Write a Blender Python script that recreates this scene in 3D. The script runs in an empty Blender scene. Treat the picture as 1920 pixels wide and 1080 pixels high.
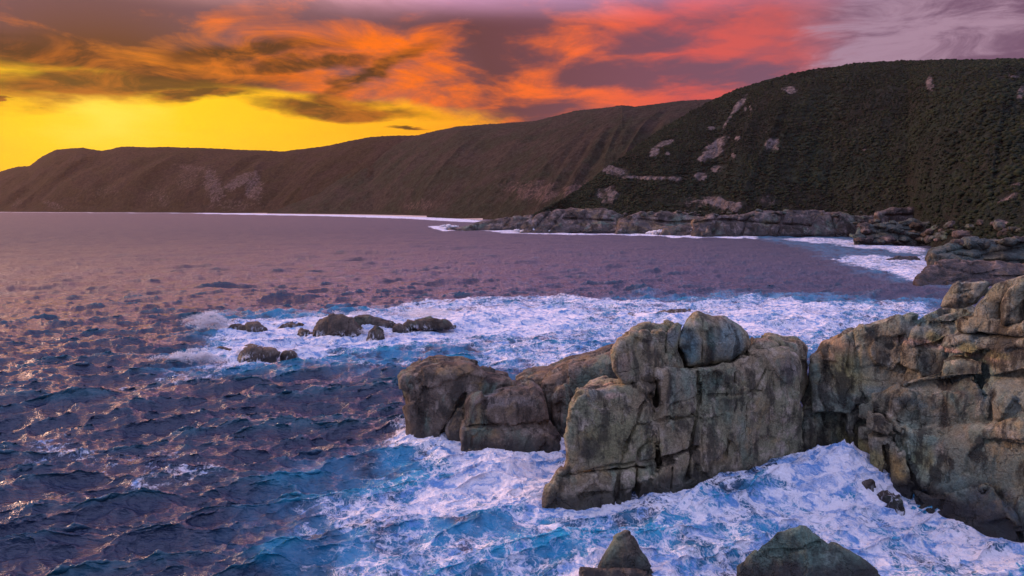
import bpy, math, random
import numpy as np
random.seed(7)
RNG = np.random.default_rng(11)

# ------------------------------------------------------------------ camera
H = 25.0; F = 1280.0; HOR = 385.0
TH = math.atan((540 - HOR) / F)
sc = bpy.context.scene
col = sc.collection
cd = bpy.data.cameras.new('camera'); cam = bpy.data.objects.new('camera', cd); col.objects.link(cam)
cam.location = (0, 0, H); cam.rotation_euler = (math.pi / 2 - TH, 0, 0)
cd.sensor_width = 36; cd.lens = 24.0; cd.clip_end = 60000; cd.clip_start = 0.5
sc.camera = cam
sc.view_settings.view_transform = 'Standard'; sc.view_settings.look = 'None'
sc.view_settings.exposure = 0.0; sc.view_settings.gamma = 1.0
sc.cycles.max_bounces = 6; sc.cycles.diffuse_bounces = 3; sc.cycles.glossy_bounces = 3
sc.cycles.volume_bounces = 1
sc.cycles.sample_clamp_indirect = 4

def ray(u, v):
    a = (u - 960) / F; b = (540 - v) / F
    return np.array([a, math.cos(TH) + b * math.sin(TH), -math.sin(TH) + b * math.cos(TH)])
def g(u, v, z=0.0):                         # pixel -> point on the level z
    d = ray(u, v); t = (z - H) / d[2]; return np.array([d[0] * t, d[1] * t, z])
def atY(u, v, Y):
    d = ray(u, v); t = Y / d[1]; return np.array([d[0] * t, Y, H + d[2] * t])
def azel(u, v):
    d = ray(u, v); d = d / np.linalg.norm(d); return math.atan2(d[0], d[1]), math.asin(d[2])

# ------------------------------------------------------------------ node helpers
class NT:
    def __init__(s, tree): s.t = tree; s.n = tree.nodes; s.l = tree.links
    def new(s, typ, **kw):
        n = s.n.new(typ)
        for k, v in kw.items(): setattr(n, k, v)
        return n
    def put(s, sock, v):
        if isinstance(v, bpy.types.NodeSocket): s.l.new(v, sock)
        elif isinstance(v, (tuple, list)) and len(v) == 3 and sock.type == 'RGBA': sock.default_value = (*v, 1)
        else: sock.default_value = v
    def m(s, op, a, b=None, c=None, clamp=False):
        n = s.new('ShaderNodeMath', operation=op, use_clamp=clamp)
        for i, x in enumerate((a, b, c)):
            if x is not None: s.put(n.inputs[i], x)
        return n.outputs[0]
    def vm(s, op, a, b=None):
        n = s.new('ShaderNodeVectorMath', operation=op); s.put(n.inputs[0], a)
        if b is not None:
            if op == 'SCALE': s.put(n.inputs['Scale'], b)
            else: s.put(n.inputs[1], b)
        return n.outputs['Value'] if op in ('LENGTH', 'DOT_PRODUCT', 'DISTANCE') else n.outputs['Vector']
    def rng(s, v, a, b, c=0.0, d=1.0, smooth=True):
        n = s.new('ShaderNodeMapRange', interpolation_type='SMOOTHSTEP' if smooth else 'LINEAR')
        s.put(n.inputs['Value'], v)
        for k, x in (('From Min', a), ('From Max', b), ('To Min', c), ('To Max', d)): s.put(n.inputs[k], x)
        return n.outputs['Result']
    def mix(s, f, a, b, mode='MIX'):
        n = s.new('ShaderNodeMix', data_type='RGBA', blend_type=mode); s.put(n.inputs[0], f)
        s.put(n.inputs[6], a); s.put(n.inputs[7], b); return n.outputs[2]
    def noise(s, vec, scale, detail=4, rough=0.55, dist=0.0, out='Fac'):
        n = s.new('ShaderNodeTexNoise'); s.put(n.inputs['Vector'], vec); n.inputs['Scale'].default_value = scale
        n.inputs['Detail'].default_value = detail; n.inputs['Roughness'].default_value = rough
        n.inputs['Distortion'].default_value = dist
        return n.outputs[out]
    def ramp(s, v, stops, interp='LINEAR'):
        n = s.new('ShaderNodeValToRGB'); n.color_ramp.interpolation = interp; s.put(n.inputs[0], v)
        e = n.color_ramp.elements
        while len(e) > 1: e.remove(e[0])
        for i, (p, c) in enumerate(stops):
            x = e[0] if i == 0 else e.new(p)
            x.position = p; x.color = (*c, 1) if len(c) == 3 else c
        return n.outputs[0]
    def sep(s, v):
        n = s.new('ShaderNodeSeparateXYZ'); s.put(n.inputs[0], v); return n.outputs
    def comb(s, x, y, z):
        n = s.new('ShaderNodeCombineXYZ')
        for i, q in enumerate((x, y, z)): s.put(n.inputs[i], q)
        return n.outputs[0]
    def attr(s, name, out='Fac'):
        n = s.new('ShaderNodeAttribute'); n.attribute_name = name; return n.outputs[out]
    def bump(s, h, strength, dist, normal=None):
        n = s.new('ShaderNodeBump'); s.put(n.inputs['Height'], h); s.put(n.inputs['Strength'], strength)
        n.inputs['Distance'].default_value = dist
        if normal is not None: s.put(n.inputs['Normal'], normal)
        return n.outputs[0]

# ------------------------------------------------------------------ world: sunset sky
SUNAZ, SUNEL = azel(215, 205)
w = bpy.data.worlds.new('World'); sc.world = w; w.use_nodes = True
N = NT(w.node_tree); N.n.clear()
dirv = N.new('ShaderNodeTexCoord').outputs['Generated']
dx, dy, dz = N.sep(dirv)
az = N.m('ARCTAN2', dx, dy); el = N.m('ARCSINE', dz)
zc = N.m('ADD', N.m('MAXIMUM', dz, 0.0), 0.16)
plan = N.comb(N.m('DIVIDE', dx, zc), N.m('DIVIDE', dy, zc), 0.0)      # cloud sheet seen in perspective
ang = N.comb(az, el, 0.0)
wrp = N.noise(plan, 0.9, 5, 0.6, out='Color')
wrpc = N.vm('SUBTRACT', wrp, (0.5, 0.5, 0.5))
ang_w = N.vm('ADD', ang, N.vm('MULTIPLY', wrpc, (0.24, 0.085, 0.0)))
wrp2 = N.vm('SUBTRACT', N.noise(N.vm('MULTIPLY', ang, (7.0, 26.0, 1)), 1.0, 5, 0.62, out='Color'), (0.5, 0.5, 0.5))
ang_w = N.vm('ADD', ang_w, N.vm('MULTIPLY', wrp2, (0.10, 0.035, 0.0)))
def blob(u, v, ru, rv, rot=0.0, soft=0.75):
    a, e = azel(u, v); q = N.vm('SUBTRACT', ang_w, (a, e, 0))
    if rot:
        r = N.new('ShaderNodeVectorRotate', rotation_type='Z_AXIS'); N.put(r.inputs['Vector'], q)
        r.inputs['Angle'].default_value = math.radians(rot); q = r.outputs[0]
    q = N.vm('MULTIPLY', q, (F / ru, F / rv, 0))
    return N.rng(N.vm('LENGTH', q), 1 + soft, 1 - soft)
def mx(*a):
    r = a[0]
    for b in a[1:]: r = N.m('MAXIMUM', r, b)
    return r
sund = N.vm('LENGTH', N.vm('MULTIPLY', N.vm('SUBTRACT', ang_w, (SUNAZ, SUNEL, 0)), (1.0, 1.75, 0)))
clear = N.ramp(sund, [(0.0, (1.25, .80, .06)), (0.09, (1.2, .68, .0)), (0.22, (1.15, .57, 0.0)), (0.42, (1.05, .40, 0.0)),
                      (0.60, (1.0, .26, .006)), (0.80, (.80, .12, .05)), (1.0, (.47, .14, .18))])
n1 = N.noise(plan, 1.0, 7, 0.6, 0.8)
n2 = N.noise(N.vm('ADD', plan, (7.3, 2.1, 0)), 3.1, 6, 0.62, 0.8)
n4 = N.noise(N.vm('MULTIPLY', ang, (8, 27, 1)), 1.0, 9, 0.68, 0.9)
nn = N.m('ADD', N.m('MULTIPLY', n1, 0.45), N.m('ADD', N.m('MULTIPLY', n2, 0.25), N.m('MULTIPLY', n4, .3)))
cover = N.m('ADD', N.rng(el, 0.115, 0.205, -0.42, 0.42), N.rng(az, -0.30, 0.22, 0.0, 0.85))
bill = mx(blob(470, 110, 330, 36, 4, .6), blob(700, 110, 150, 46, -8, .6))
cl = N.rng(N.m('ADD', N.m('ADD', nn, cover), N.m('MULTIPLY', bill, .3)), 0.40, 0.70)
sundc = N.vm('LENGTH', N.vm('MULTIPLY', N.vm('SUBTRACT', ang, (SUNAZ, SUNEL, 0)), (1.0, 1.6, 0)))
dark = N.ramp(sundc, [(0.0, (.13, .045, .003)), (0.13, (.15, .055, .02)), (0.22, (.19, .09, .10)), (0.36, (.18, .085, .10)), (0.5, (.14, .052, .055)), (0.7, (.20, .075, .105)), (1.0, (.19, .10, .165))])
lit = N.ramp(sundc, [(0.0, (1.0, .36, .003)), (0.22, (1.0, .19, .002)), (0.45, (1.0, .17, .002)), (0.62, (.95, .15, .03)), (0.76, (.72, .10, .08)), (0.9, (.60, .105, .10)), (1.0, (.40, .20, .28))])
n3 = N.noise(N.vm('ADD', plan, (1.7, 9.4, 0)), 2.0, 7, 0.58, 1.1)
litf0 = N.m('ADD', N.m('MULTIPLY', n3, 0.55), N.m('MULTIPLY', n4, 0.45))
topd = mx(blob(230, 20, 360, 42, 0, .5), blob(60, 50, 200, 36, 0, .5), blob(640, 14, 300, 30, -4, .5), blob(900, 0, 300, 26, 0, .7), blob(870, 60, 110, 50, -20, .8), blob(960, 205, 170, 20, 0, .7),
          blob(1180, 70, 200, 22, -8, .8), blob(960, 30, 70, 60, 0, .8), blob(1400, 135, 150, 16, 0, .8), blob(1060, 120, 150, 20, 8, .8), blob(1240, 120, 130, 18, 0, .8), blob(1660, 150, 200, 40, 0, .8), blob(900, 120, 60, 50, 0, .7))
lb = mx(blob(650, 95, 220, 34, 12, .6), blob(230, 78, 200, 10, 6, .7), blob(460, 30, 150, 18, -22, .7), blob(790, 110, 80, 50, -35, .6),
        blob(430, 122, 230, 12, 4, .6), blob(1290, 30, 200, 45, 8, .9), blob(1040, 92, 120, 28, -8, .8), blob(1180, 178, 320, 20, 0, .8), blob(1520, 118, 130, 20, 0, .7), blob(1300, 90, 240, 14, -6, .8), blob(1010, 215, 200, 8, -4, .6))
litf = N.rng(N.m('ADD', litf0, N.m('MULTIPLY', N.m('SUBTRACT', N.m('MULTIPLY', lb, .8), topd), .17)), 0.38, 0.68)
litf = N.m('MULTIPLY', litf, N.rng(az, 0.56, 0.40))
cloudc = N.mix(litf, dark, lit)
pale = N.mix(N.rng(N.m('ADD', mx(blob(1720, 55, 150, 65, 10, .8), blob(1690, 95, 90, 22, 0, .9)), N.m('MULTIPLY', N.m('SUBTRACT', n4, 0.5), 3.0)), 0.35, 1.2), cloudc, (.40, .25, .34))
sky = N.mix(cl, clear, pale)
dk = mx(blob(235, 152, 250, 26, -5, .55), blob(400, 172, 80, 13, -10, .6), blob(630, 192, 125, 14, 0, .55), blob(640, 174, 60, 14, 0, .7), blob(460, 100, 120, 14, -8, .8),
        blob(90, 100, 130, 22, 0, .8), blob(750, 228, 36, 4, 0, .6), blob(20, 178, 26, 2, 0, .6), blob(320, 120, 80, 10, 0, .8), blob(560, 120, 130, 10, -4, .7), blob(700, 135, 90, 12, -20, .7))
brow = N.mix(N.rng(n4, .42, .62), (.085, .032, .002), (.42, .11, .003))
sky = N.mix(N.m('MULTIPLY', dk, 0.95), sky, brow)
# sky above and behind the frame (dusk blue and mauve), what lights rocks and foam
upper = N.ramp(N.rng(az, -1.1, 0.6, smooth=False), [(0.0, (4.6, 2.2, 1.0)), (.38, (3.5, 1.6, 1.4)), (.60, (1.95, 1.0, 1.6)), (.80, (1.15, .75, 1.4)), (1.0, (1.0, .70, 1.25))])
upper = N.vm('SCALE', upper, N.rng(el, .32, .80, 1.25, .50))
upper = N.mix(N.rng(n1, .38, .66), N.vm('SCALE', upper, 0.55), N.vm('SCALE', upper, 1.25))
fr = N.m('MULTIPLY', N.rng(dy, -0.15, 0.55), N.rng(el, 0.38, 0.24))
back = N.mix(N.rng(dy, -0.1, 0.70), N.vm('SCALE', (.54, .58, .95), N.rng(el, 0.0, 0.9, .40, 1.6)), upper)
sky = N.mix(fr, back, sky)
sky = N.mix(N.rng(el, -0.02, -0.12), sky, (.05, .06, .09))
nish = N.new('ShaderNodeTexSky', sky_type='NISHITA'); nish.sun_disc = False
nish.sun_elevation = math.radians(16); nish.sun_rotation = SUNAZ
b1 = N.new('ShaderNodeBackground'); N.put(b1.inputs[0], sky); b1.inputs[1].default_value = 1.0
b2 = N.new('ShaderNodeBackground'); N.put(b2.inputs[0], nish.outputs[0]); b2.inputs[1].default_value = 0.0004
ad = N.new('ShaderNodeAddShader'); N.l.new(b1.outputs[0], ad.inputs[0]); N.l.new(b2.outputs[0], ad.inputs[1])
wo = N.new('ShaderNodeOutputWorld'); N.l.new(ad.outputs[0], wo.inputs[0])
w.cycles.sampling_method = 'MANUAL'; w.cycles.sample_map_resolution = 1024

# the sun sits behind the cloud bank on the left: weak, wide, warm
sd = bpy.data.lights.new('sun', 'SUN'); sd.energy = 2.6; sd.angle = math.radians(12); sd.color = (1.0, .62, .45)
so = bpy.data.objects.new('sun', sd); col.objects.link(so)
sa, se = math.radians(-74), math.radians(17)
so.rotation_euler = (math.pi / 2 - se, 0, math.pi - sa)
so.rotation_euler = (-(math.pi / 2 - se), 0, -sa)

# ------------------------------------------------------------------ numpy noise
_perm = RNG.permutation(256); _perm = np.concatenate([_perm, _perm, _perm]).astype(np.int32)
_gr = RNG.normal(size=(256, 3)).astype(np.float32); _gr /= np.linalg.norm(_gr, axis=1)[:, None]
def perlin(p):
    p = np.asarray(p, np.float32); i = np.floor(p).astype(np.int32); f = p - i; i &= 255
    u = f * f * f * (f * (f * 6 - 15) + 10); res = 0
    for dx_ in (0, 1):
        for dy_ in (0, 1):
            h2 = _perm[_perm[i[:, 0] + dx_] + i[:, 1] + dy_]
            for dz_ in (0, 1):
                gv = _gr[_perm[h2 + i[:, 2] + dz_]]
                dot = gv[:, 0] * (f[:, 0] - dx_) + gv[:, 1] * (f[:, 1] - dy_) + gv[:, 2] * (f[:, 2] - dz_)
                wx = u[:, 0] if dx_ else 1 - u[:, 0]; wy = u[:, 1] if dy_ else 1 - u[:, 1]; wz = u[:, 2] if dz_ else 1 - u[:, 2]
                res = res + dot * wx * wy * wz
    return res * 1.5
def fbm(p, scale, octv=4, gain=0.5, ridged=False, off=0.0):
    p = np.asarray(p, np.float32) / scale + off; a = 1.0; r = 0; s = 0
    for o in range(octv):
        n = perlin(p * (2.03 ** o) + o * 17.3)
        if ridged: n = 1 - 2 * np.abs(n)
        r = r + a * n; s += a; a *= gain
    return r / s
def facets(p, size, seed=0.0):               # flat, tilted facets with sharp steps between them, as in jointed granite
    q = (np.asarray(p, np.float32) / np.array([1, 1, 1.35], np.float32)) / size + seed
    q = q + np.stack([perlin(q * 1.3 + 5), perlin(q * 1.3 + 11), perlin(q * 1.3 + 23)], 1) * .28
    b = np.floor(q).astype(np.int32); best = np.full(len(q), 1e9, np.float32); off = np.zeros((len(q), 3), np.float32); idb = np.zeros(len(q), np.int32)
    for i in (-1, 0, 1):
        for j in (-1, 0, 1):
            for k in (-1, 0, 1):
                c = b + np.array([i, j, k]); h = _perm[_perm[_perm[c[:, 0] & 255] + (c[:, 1] & 255)] + (c[:, 2] & 255)]
                r = q - (c + .5 + _gr[h] * .42); d = (r * r).sum(1); m_ = d < best
                best = np.where(m_, d, best); off = np.where(m_[:, None], r, off); idb = np.where(m_, h, idb)
    gd = _gr[(idb * 7 + 3) & 255]
    return (off * gd).sum(1) * .9 + _gr[(idb * 5 + 1) & 255, 0] * .45
def sstep(x, a, b):
    t = np.clip((x - a) / (b - a), 0, 1); return t * t * (3 - 2 * t)
def poly_sdf(X, Z, P):
    P = np.asarray(P, np.float32); d = np.full(X.shape, 1e18, np.float32); s = np.zeros(X.shape, bool)
    n = len(P)
    for i in range(n):
        a = P[i]; b = P[i - 1]; ex, ez = b - a; wx = X - a[0]; wz = Z - a[1]
        t = np.clip((wx * ex + wz * ez) / (ex * ex + ez * ez + 1e-9), 0, 1)
        d = np.minimum(d, (wx - ex * t) ** 2 + (wz - ez * t) ** 2)
        c = ((a[1] <= Z) & (b[1] > Z)) | ((b[1] <= Z) & (a[1] > Z))
        s ^= c & (X < a[0] + (Z - a[1]) * ex / (ez if abs(ez) > 1e-9 else 1e-9))
    return np.where(s, -1, 1) * np.sqrt(d)
def line_dist(X, Z, P):
    P = np.asarray(P, np.float32); d = np.full(X.shape, 1e18, np.float32)
    for i in range(1, len(P)):
        a = P[i - 1]; e = P[i] - a; wx = X - a[0]; wz = Z - a[1]
        t = np.clip((wx * e[0] + wz * e[1]) / (e @ e + 1e-9), 0, 1)
        d = np.minimum(d, (wx - e[0] * t) ** 2 + (wz - e[1] * t) ** 2)
    return np.sqrt(d)

# ------------------------------------------------------------------ mesh helpers
def make_mesh(name, V, Fq, attrs=None, smooth=True):
    me = bpy.data.meshes.new(name); V = np.asarray(V, np.float32); Fq = np.asarray(Fq, np.int32)
    me.vertices.add(len(V)); me.vertices.foreach_set('co', V.ravel())
    k = Fq.shape[1]
    me.loops.add(Fq.size); me.loops.foreach_set('vertex_index', Fq.ravel())
    me.polygons.add(len(Fq)); me.polygons.foreach_set('loop_start', np.arange(0, Fq.size, k, dtype=np.int32))
    me.polygons.foreach_set('loop_total', np.full(len(Fq), k, np.int32))
    me.update(calc_edges=True)
    me.polygons.foreach_set('use_smooth', np.full(len(Fq), smooth, bool))
    for a, val in (attrs or {}).items():
        if val.ndim == 1:
            at = me.attributes.new(a, 'FLOAT', 'POINT'); at.data.foreach_set('value', val.astype(np.float32))
        else:
            at = me.attributes.new(a, 'FLOAT_COLOR', 'POINT')
            at.data.foreach_set('color', np.concatenate([val, np.ones((len(val), 4 - val.shape[1]))], 1).astype(np.float32).ravel()) if val.shape[1] < 4 else at.data.foreach_set('color', val.astype(np.float32).ravel())
    return me
def link(name, me, mat, parent=None):
    o = bpy.data.objects.new(name, me); col.objects.link(o)
    if mat and not me.materials: me.materials.append(mat)
    if parent: o.parent = parent
    return o
def tag(o, label=None, cat=None, group=None, kind=None):
    for k, v in (('label', label), ('category', cat), ('group', group), ('kind', kind)):
        if v: o[k] = v
    return o
def vnormals(V, Fq):
    a = V[Fq[:, 2]] - V[Fq[:, 0]]; b = V[Fq[:, 3]] - V[Fq[:, 1]]; n = np.cross(a, b)
    out = np.zeros_like(V)
    for k in range(4):
        for c in range(3): out[:, c] += np.bincount(Fq[:, k], n[:, c], len(V))
    return out / (np.linalg.norm(out, axis=1)[:, None] + 1e-9)
def surface_nets(D, org, h):
    nx, ny, nz = D.shape; S = D < 0
    c = S[:-1, :-1, :-1].astype(np.int8)
    for i in (0, 1):
        for j in (0, 1):
            for k in (0, 1):
                if i + j + k: c = c + S[i:nx - 1 + i, j:ny - 1 + j, k:nz - 1 + k]
    I, J, K = np.nonzero((c > 0) & (c < 8)); idx = np.full(c.shape, -1, np.int32); idx[I, J, K] = np.arange(len(I))
    acc = np.zeros((len(I), 3), np.float32); cnt = np.zeros(len(I), np.float32)
    for ax in range(3):
        o1, o2 = [x for x in range(3) if x != ax]
        for p in (0, 1):
            for q in (0, 1):
                a = [0, 0, 0]; a[o1] = p; a[o2] = q; b = list(a); b[ax] = 1
                da = D[I + a[0], J + a[1], K + a[2]]; db = D[I + b[0], J + b[1], K + b[2]]
                cr = (da < 0) != (db < 0); t = np.where(cr, da / np.where(cr, da - db, 1), 0)
                pos = np.tile(np.array(a, np.float32), (len(I), 1)); pos[:, ax] = t
                acc += pos * cr[:, None]; cnt += cr
    V = (np.stack([I, J, K], 1) + acc / cnt[:, None]) * h + org
    Fs = []
    for ax in range(3):
        o1, o2 = [(1, 2), (2, 0), (0, 1)][ax]
        sl0 = [slice(None)] * 3; sl1 = [slice(None)] * 3; sl0[ax] = slice(0, -1); sl1[ax] = slice(1, None)
        A = S[tuple(sl0)]; B = S[tuple(sl1)]
        for flip, Mk in ((False, A & ~B), (True, ~A & B)):
            e = np.stack(np.nonzero(Mk), 1)
            ok = (e[:, o1] > 0) & (e[:, o2] > 0) & (e[:, o1] < D.shape[o1] - 1) & (e[:, o2] < D.shape[o2] - 1); e = e[ok]
            def cell(p, q):
                x = e.copy(); x[:, o1] -= p; x[:, o2] -= q; return idx[x[:, 0], x[:, 1], x[:, 2]]
            qd = np.stack([cell(1, 1), cell(0, 1), cell(0, 0), cell(1, 0)], 1)
            if flip: qd = qd[:, ::-1]
            Fs.append(qd)
    return V.astype(np.float32), np.concatenate(Fs)

# ------------------------------------------------------------------ rock builder (blocks and joints, world space)
class Plane:                                 # rock face: Y = y0 + s*X + l*z
    def __init__(p, a, b=None, lean=0.0, s=None):
        A = g(*a); p.l = lean
        if s is None:
            B = g(*b); s = (B[1] - A[1]) / (B[0] - A[0])
        p.s = s; p.y0 = A[1] - s * A[0]
    def shift(p, dy, lean=None):
        q = Plane.__new__(Plane); q.s, q.y0, q.l = p.s, p.y0 + dy, p.l if lean is None else lean; return q
    def pt(p, u, v):
        d = ray(u, v); t = (p.y0 + p.l * H) / (d[1] - p.s * d[0] - p.l * d[2]); P = d * t; P[2] += H; return P
def xz(pl, pts):
    out = []
    for q in pts:
        P = pl.pt(q[0], q[1]); out.append((P[0], -3.0 if len(q) > 2 else P[2]))
    return np.array(out)
def block(pl, pts, thick, r=0.5, taper=0.15, round_front=0.0):
    return dict(pl=pl, P=xz(pl, pts), th=thick, r=r * .62, tp=taper, rf=round_front)
def crack(pl, pts, w=0.16, depth=0.8): return dict(pl=pl, P=xz(pl, pts), w=w, dp=depth)
def carve(blocks, cracks, h, disp=(0.35, 0.14, 0.05), dscale=3.2, k=0.0, seed=0.0, blobs=(), zmin=-2.5):
    x0 = min(b['P'][:, 0].min() for b in blocks) - 1; x1 = max(b['P'][:, 0].max() + max(0, .7 * b['th'] * b['P'][:, 0].mean() / max(b['pl'].y0 + b['pl'].s * b['P'][:, 0].mean(), 20)) for b in blocks) + 1
    z1 = max(b['P'][:, 1].max() for b in blocks) + 1
    ys = []
    for b in blocks:
        for X in (b['P'][:, 0].min(), b['P'][:, 0].max()):
            for Z in (max(zmin, b['P'][:, 1].min()), b['P'][:, 1].max()):
                y = b['pl'].y0 + b['pl'].s * X + b['pl'].l * Z; ys += [y, y + b['th']]
    y0, y1 = min(ys) - 1, max(ys) + 1
    xs = np.arange(x0, x1, h, dtype=np.float32); yy = np.arange(y0, y1, h, dtype=np.float32); zs = np.arange(zmin, z1, h, dtype=np.float32)
    D = np.full((len(xs), len(yy), len(zs)), 5.0, np.float32)
    XX, ZZ = np.meshgrid(xs, zs, indexing='ij')
    pw = np.stack([XX.ravel(), ZZ.ravel(), np.full(XX.size, seed)], 1)
    wx = fbm(pw, 2.2, 3).reshape(XX.shape) * 0.15 ; wz = fbm(pw + 31, 2.2, 3).reshape(XX.shape) * 0.22
    XW, ZW = XX + wx, ZZ + wz
    Q = {}
    def q_of(pl):
        key = (pl.s, pl.y0, pl.l)
        return (yy[None, :, None] - (pl.y0 + pl.s * XX + pl.l * ZZ)[:, None, :])
    for b in blocks:
        m = b['r'] + 1.0
        i0 = max(0, int((b['P'][:, 0].min() - m - x0) / h)); i1 = int((b['P'][:, 0].max() + m - x0) / h) + 2
        pl = b['pl']; xc_ = b['P'][:, 0].mean(); sk = b.get('sk', .85) * xc_ / max(pl.y0 + pl.s * xc_, 20.0)
        if sk < 0: i1 = i1
        pad_ = int(abs(sk) * b['th'] / h) + 2
        if sk > 0: i1 = min(len(xs), i1 + pad_)
        else: i0 = max(0, i0 - pad_)
        i1 = min(len(xs), i1)
        q = yy[None, :, None] - (pl.y0 + pl.s * XX[i0:i1] + pl.l * ZZ[i0:i1])[:, None, :]
        npad = 60; xe = (xs[i0] + (np.arange(-npad - pad_, i1 - i0 + npad + pad_)) * h).astype(np.float32)
        XE, ZE = np.meshgrid(xe, zs, indexing='ij')
        d2e = poly_sdf(XE, ZE, b['P'])
        fx = (XW[i0:i1] - xe[0])[:, None, :] / h - sk * np.clip(q, -1, b['th'] + 1) / h
        fx = np.clip(fx, 0, len(xe) - 2); ix = fx.astype(np.int32); tx = fx - ix
        fz = np.clip((ZW[i0:i1] - zs[0])[:, None, :] / h, 0, len(zs) - 2); iz = fz.astype(np.int32); tz = fz - iz
        d2 = (d2e[ix, iz] * (1 - tx) + d2e[ix + 1, iz] * tx) * (1 - tz) + (d2e[ix, iz + 1] * (1 - tx) + d2e[ix + 1, iz + 1] * tx) * tz
        del fx, ix, tx
        nrm = math.sqrt(1 + pl.s ** 2)
        if b['rf'] > 0: q = q - b['rf'] * np.exp(np.clip(d2, -9, 0) / 1.6)      # face bulges toward its middle
        dq = np.maximum(-q, q - b['th']) / nrm
        d2 = d2 + b['tp'] * np.clip(q, 0, None)
        r = b['r']; A = d2 + r; B = dq + r
        d = np.sqrt(np.maximum(A, 0) ** 2 + np.maximum(B, 0) ** 2) + np.minimum(np.maximum(A, B), 0) - r
        cur = D[i0:i1]
        if k > 0:
            hh = np.clip(0.5 + 0.5 * (cur - d) / k, 0, 1); D[i0:i1] = cur + (d - cur) * hh - k * hh * (1 - hh)
        else: D[i0:i1] = np.minimum(cur, d)
    for c in cracks:
        m = 1.0; i0 = max(0, int((c['P'][:, 0].min() - m - x0) / h)); i1 = int((c['P'][:, 0].max() + m - x0) / h) + 2
        ld = line_dist(XW[i0:i1], ZW[i0:i1], c['P'])[:, None, :]
        pl = c['pl']; q = yy[None, :, None] - (pl.y0 + pl.s * XX[i0:i1] + pl.l * ZZ[i0:i1])[:, None, :]
        wd = c['w'] * 1.9 * (1.25 - np.clip(q / c['dp'], -0.6, 1.25))
        cut = np.where(q < c['dp'] * 1.2, wd - ld, -1.0)
        D[i0:i1] = np.maximum(D[i0:i1], np.minimum(cut, 3.0) )
    V, Fq = surface_nets(D, np.array([x0, y0, zmin], np.float32), h)
    nr = vnormals(V, Fq)
    if ((nr * (V - V.mean(0))).sum() < 0): Fq = Fq[:, ::-1]; nr = -nr
    a, b_, c_ = disp
    n = fbm(V + seed, dscale, 3) * a + fbm(V * np.array([1, 1, .6]) + seed, dscale * .33, 3) * b_ + fbm(V + seed, dscale * .1, 2, ridged=True) * c_
    n = n + (fbm(V * np.array([1, 1, .22]) + seed + 3, dscale * .4, 3, .6) * b_ * 1.1 + np.abs(fbm(V * np.array([1, 1, .6]) + seed + 5, dscale * .6, 3, .55)) * -b_ * 1.0) + fbm(V * np.array([1, 1, 2.0]) + seed + 9, dscale * .22, 2, ridged=True) * c_ * 1.1
    n = n * .55 + facets(V, dscale * .75, seed) * b_ * 2.5 + facets(V + 3, dscale * .25, seed) * c_ * .5
    V = V + nr * n[:, None]
    patch = np.zeros((len(V), 4), np.float32)
    for (pl, u, v, rx, rz, colr, st) in blobs:
        P = pl.pt(u, v); dep = math.hypot(P[1], H) / F
        wv = fbm(V + 5, 1.6, 3) * .6
        d = np.sqrt(((V[:, 0] - P[0]) / (rx * dep)) ** 2 + ((V[:, 2] - P[2]) / (rz * dep)) ** 2) + wv * 0.9
        f = (1 - sstep(d, 0.45, 1.15)) * st
        patch[:, :3] = patch[:, :3] * (1 - f[:, None]) + np.array(colr) * f[:, None]
        patch[:, 3] = patch[:, 3] * (1 - f) + f
    al = np.maximum(patch[:, 3:4], 1e-4); patch[:, :3] /= al
    return V, Fq, {'patch': patch}

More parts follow.
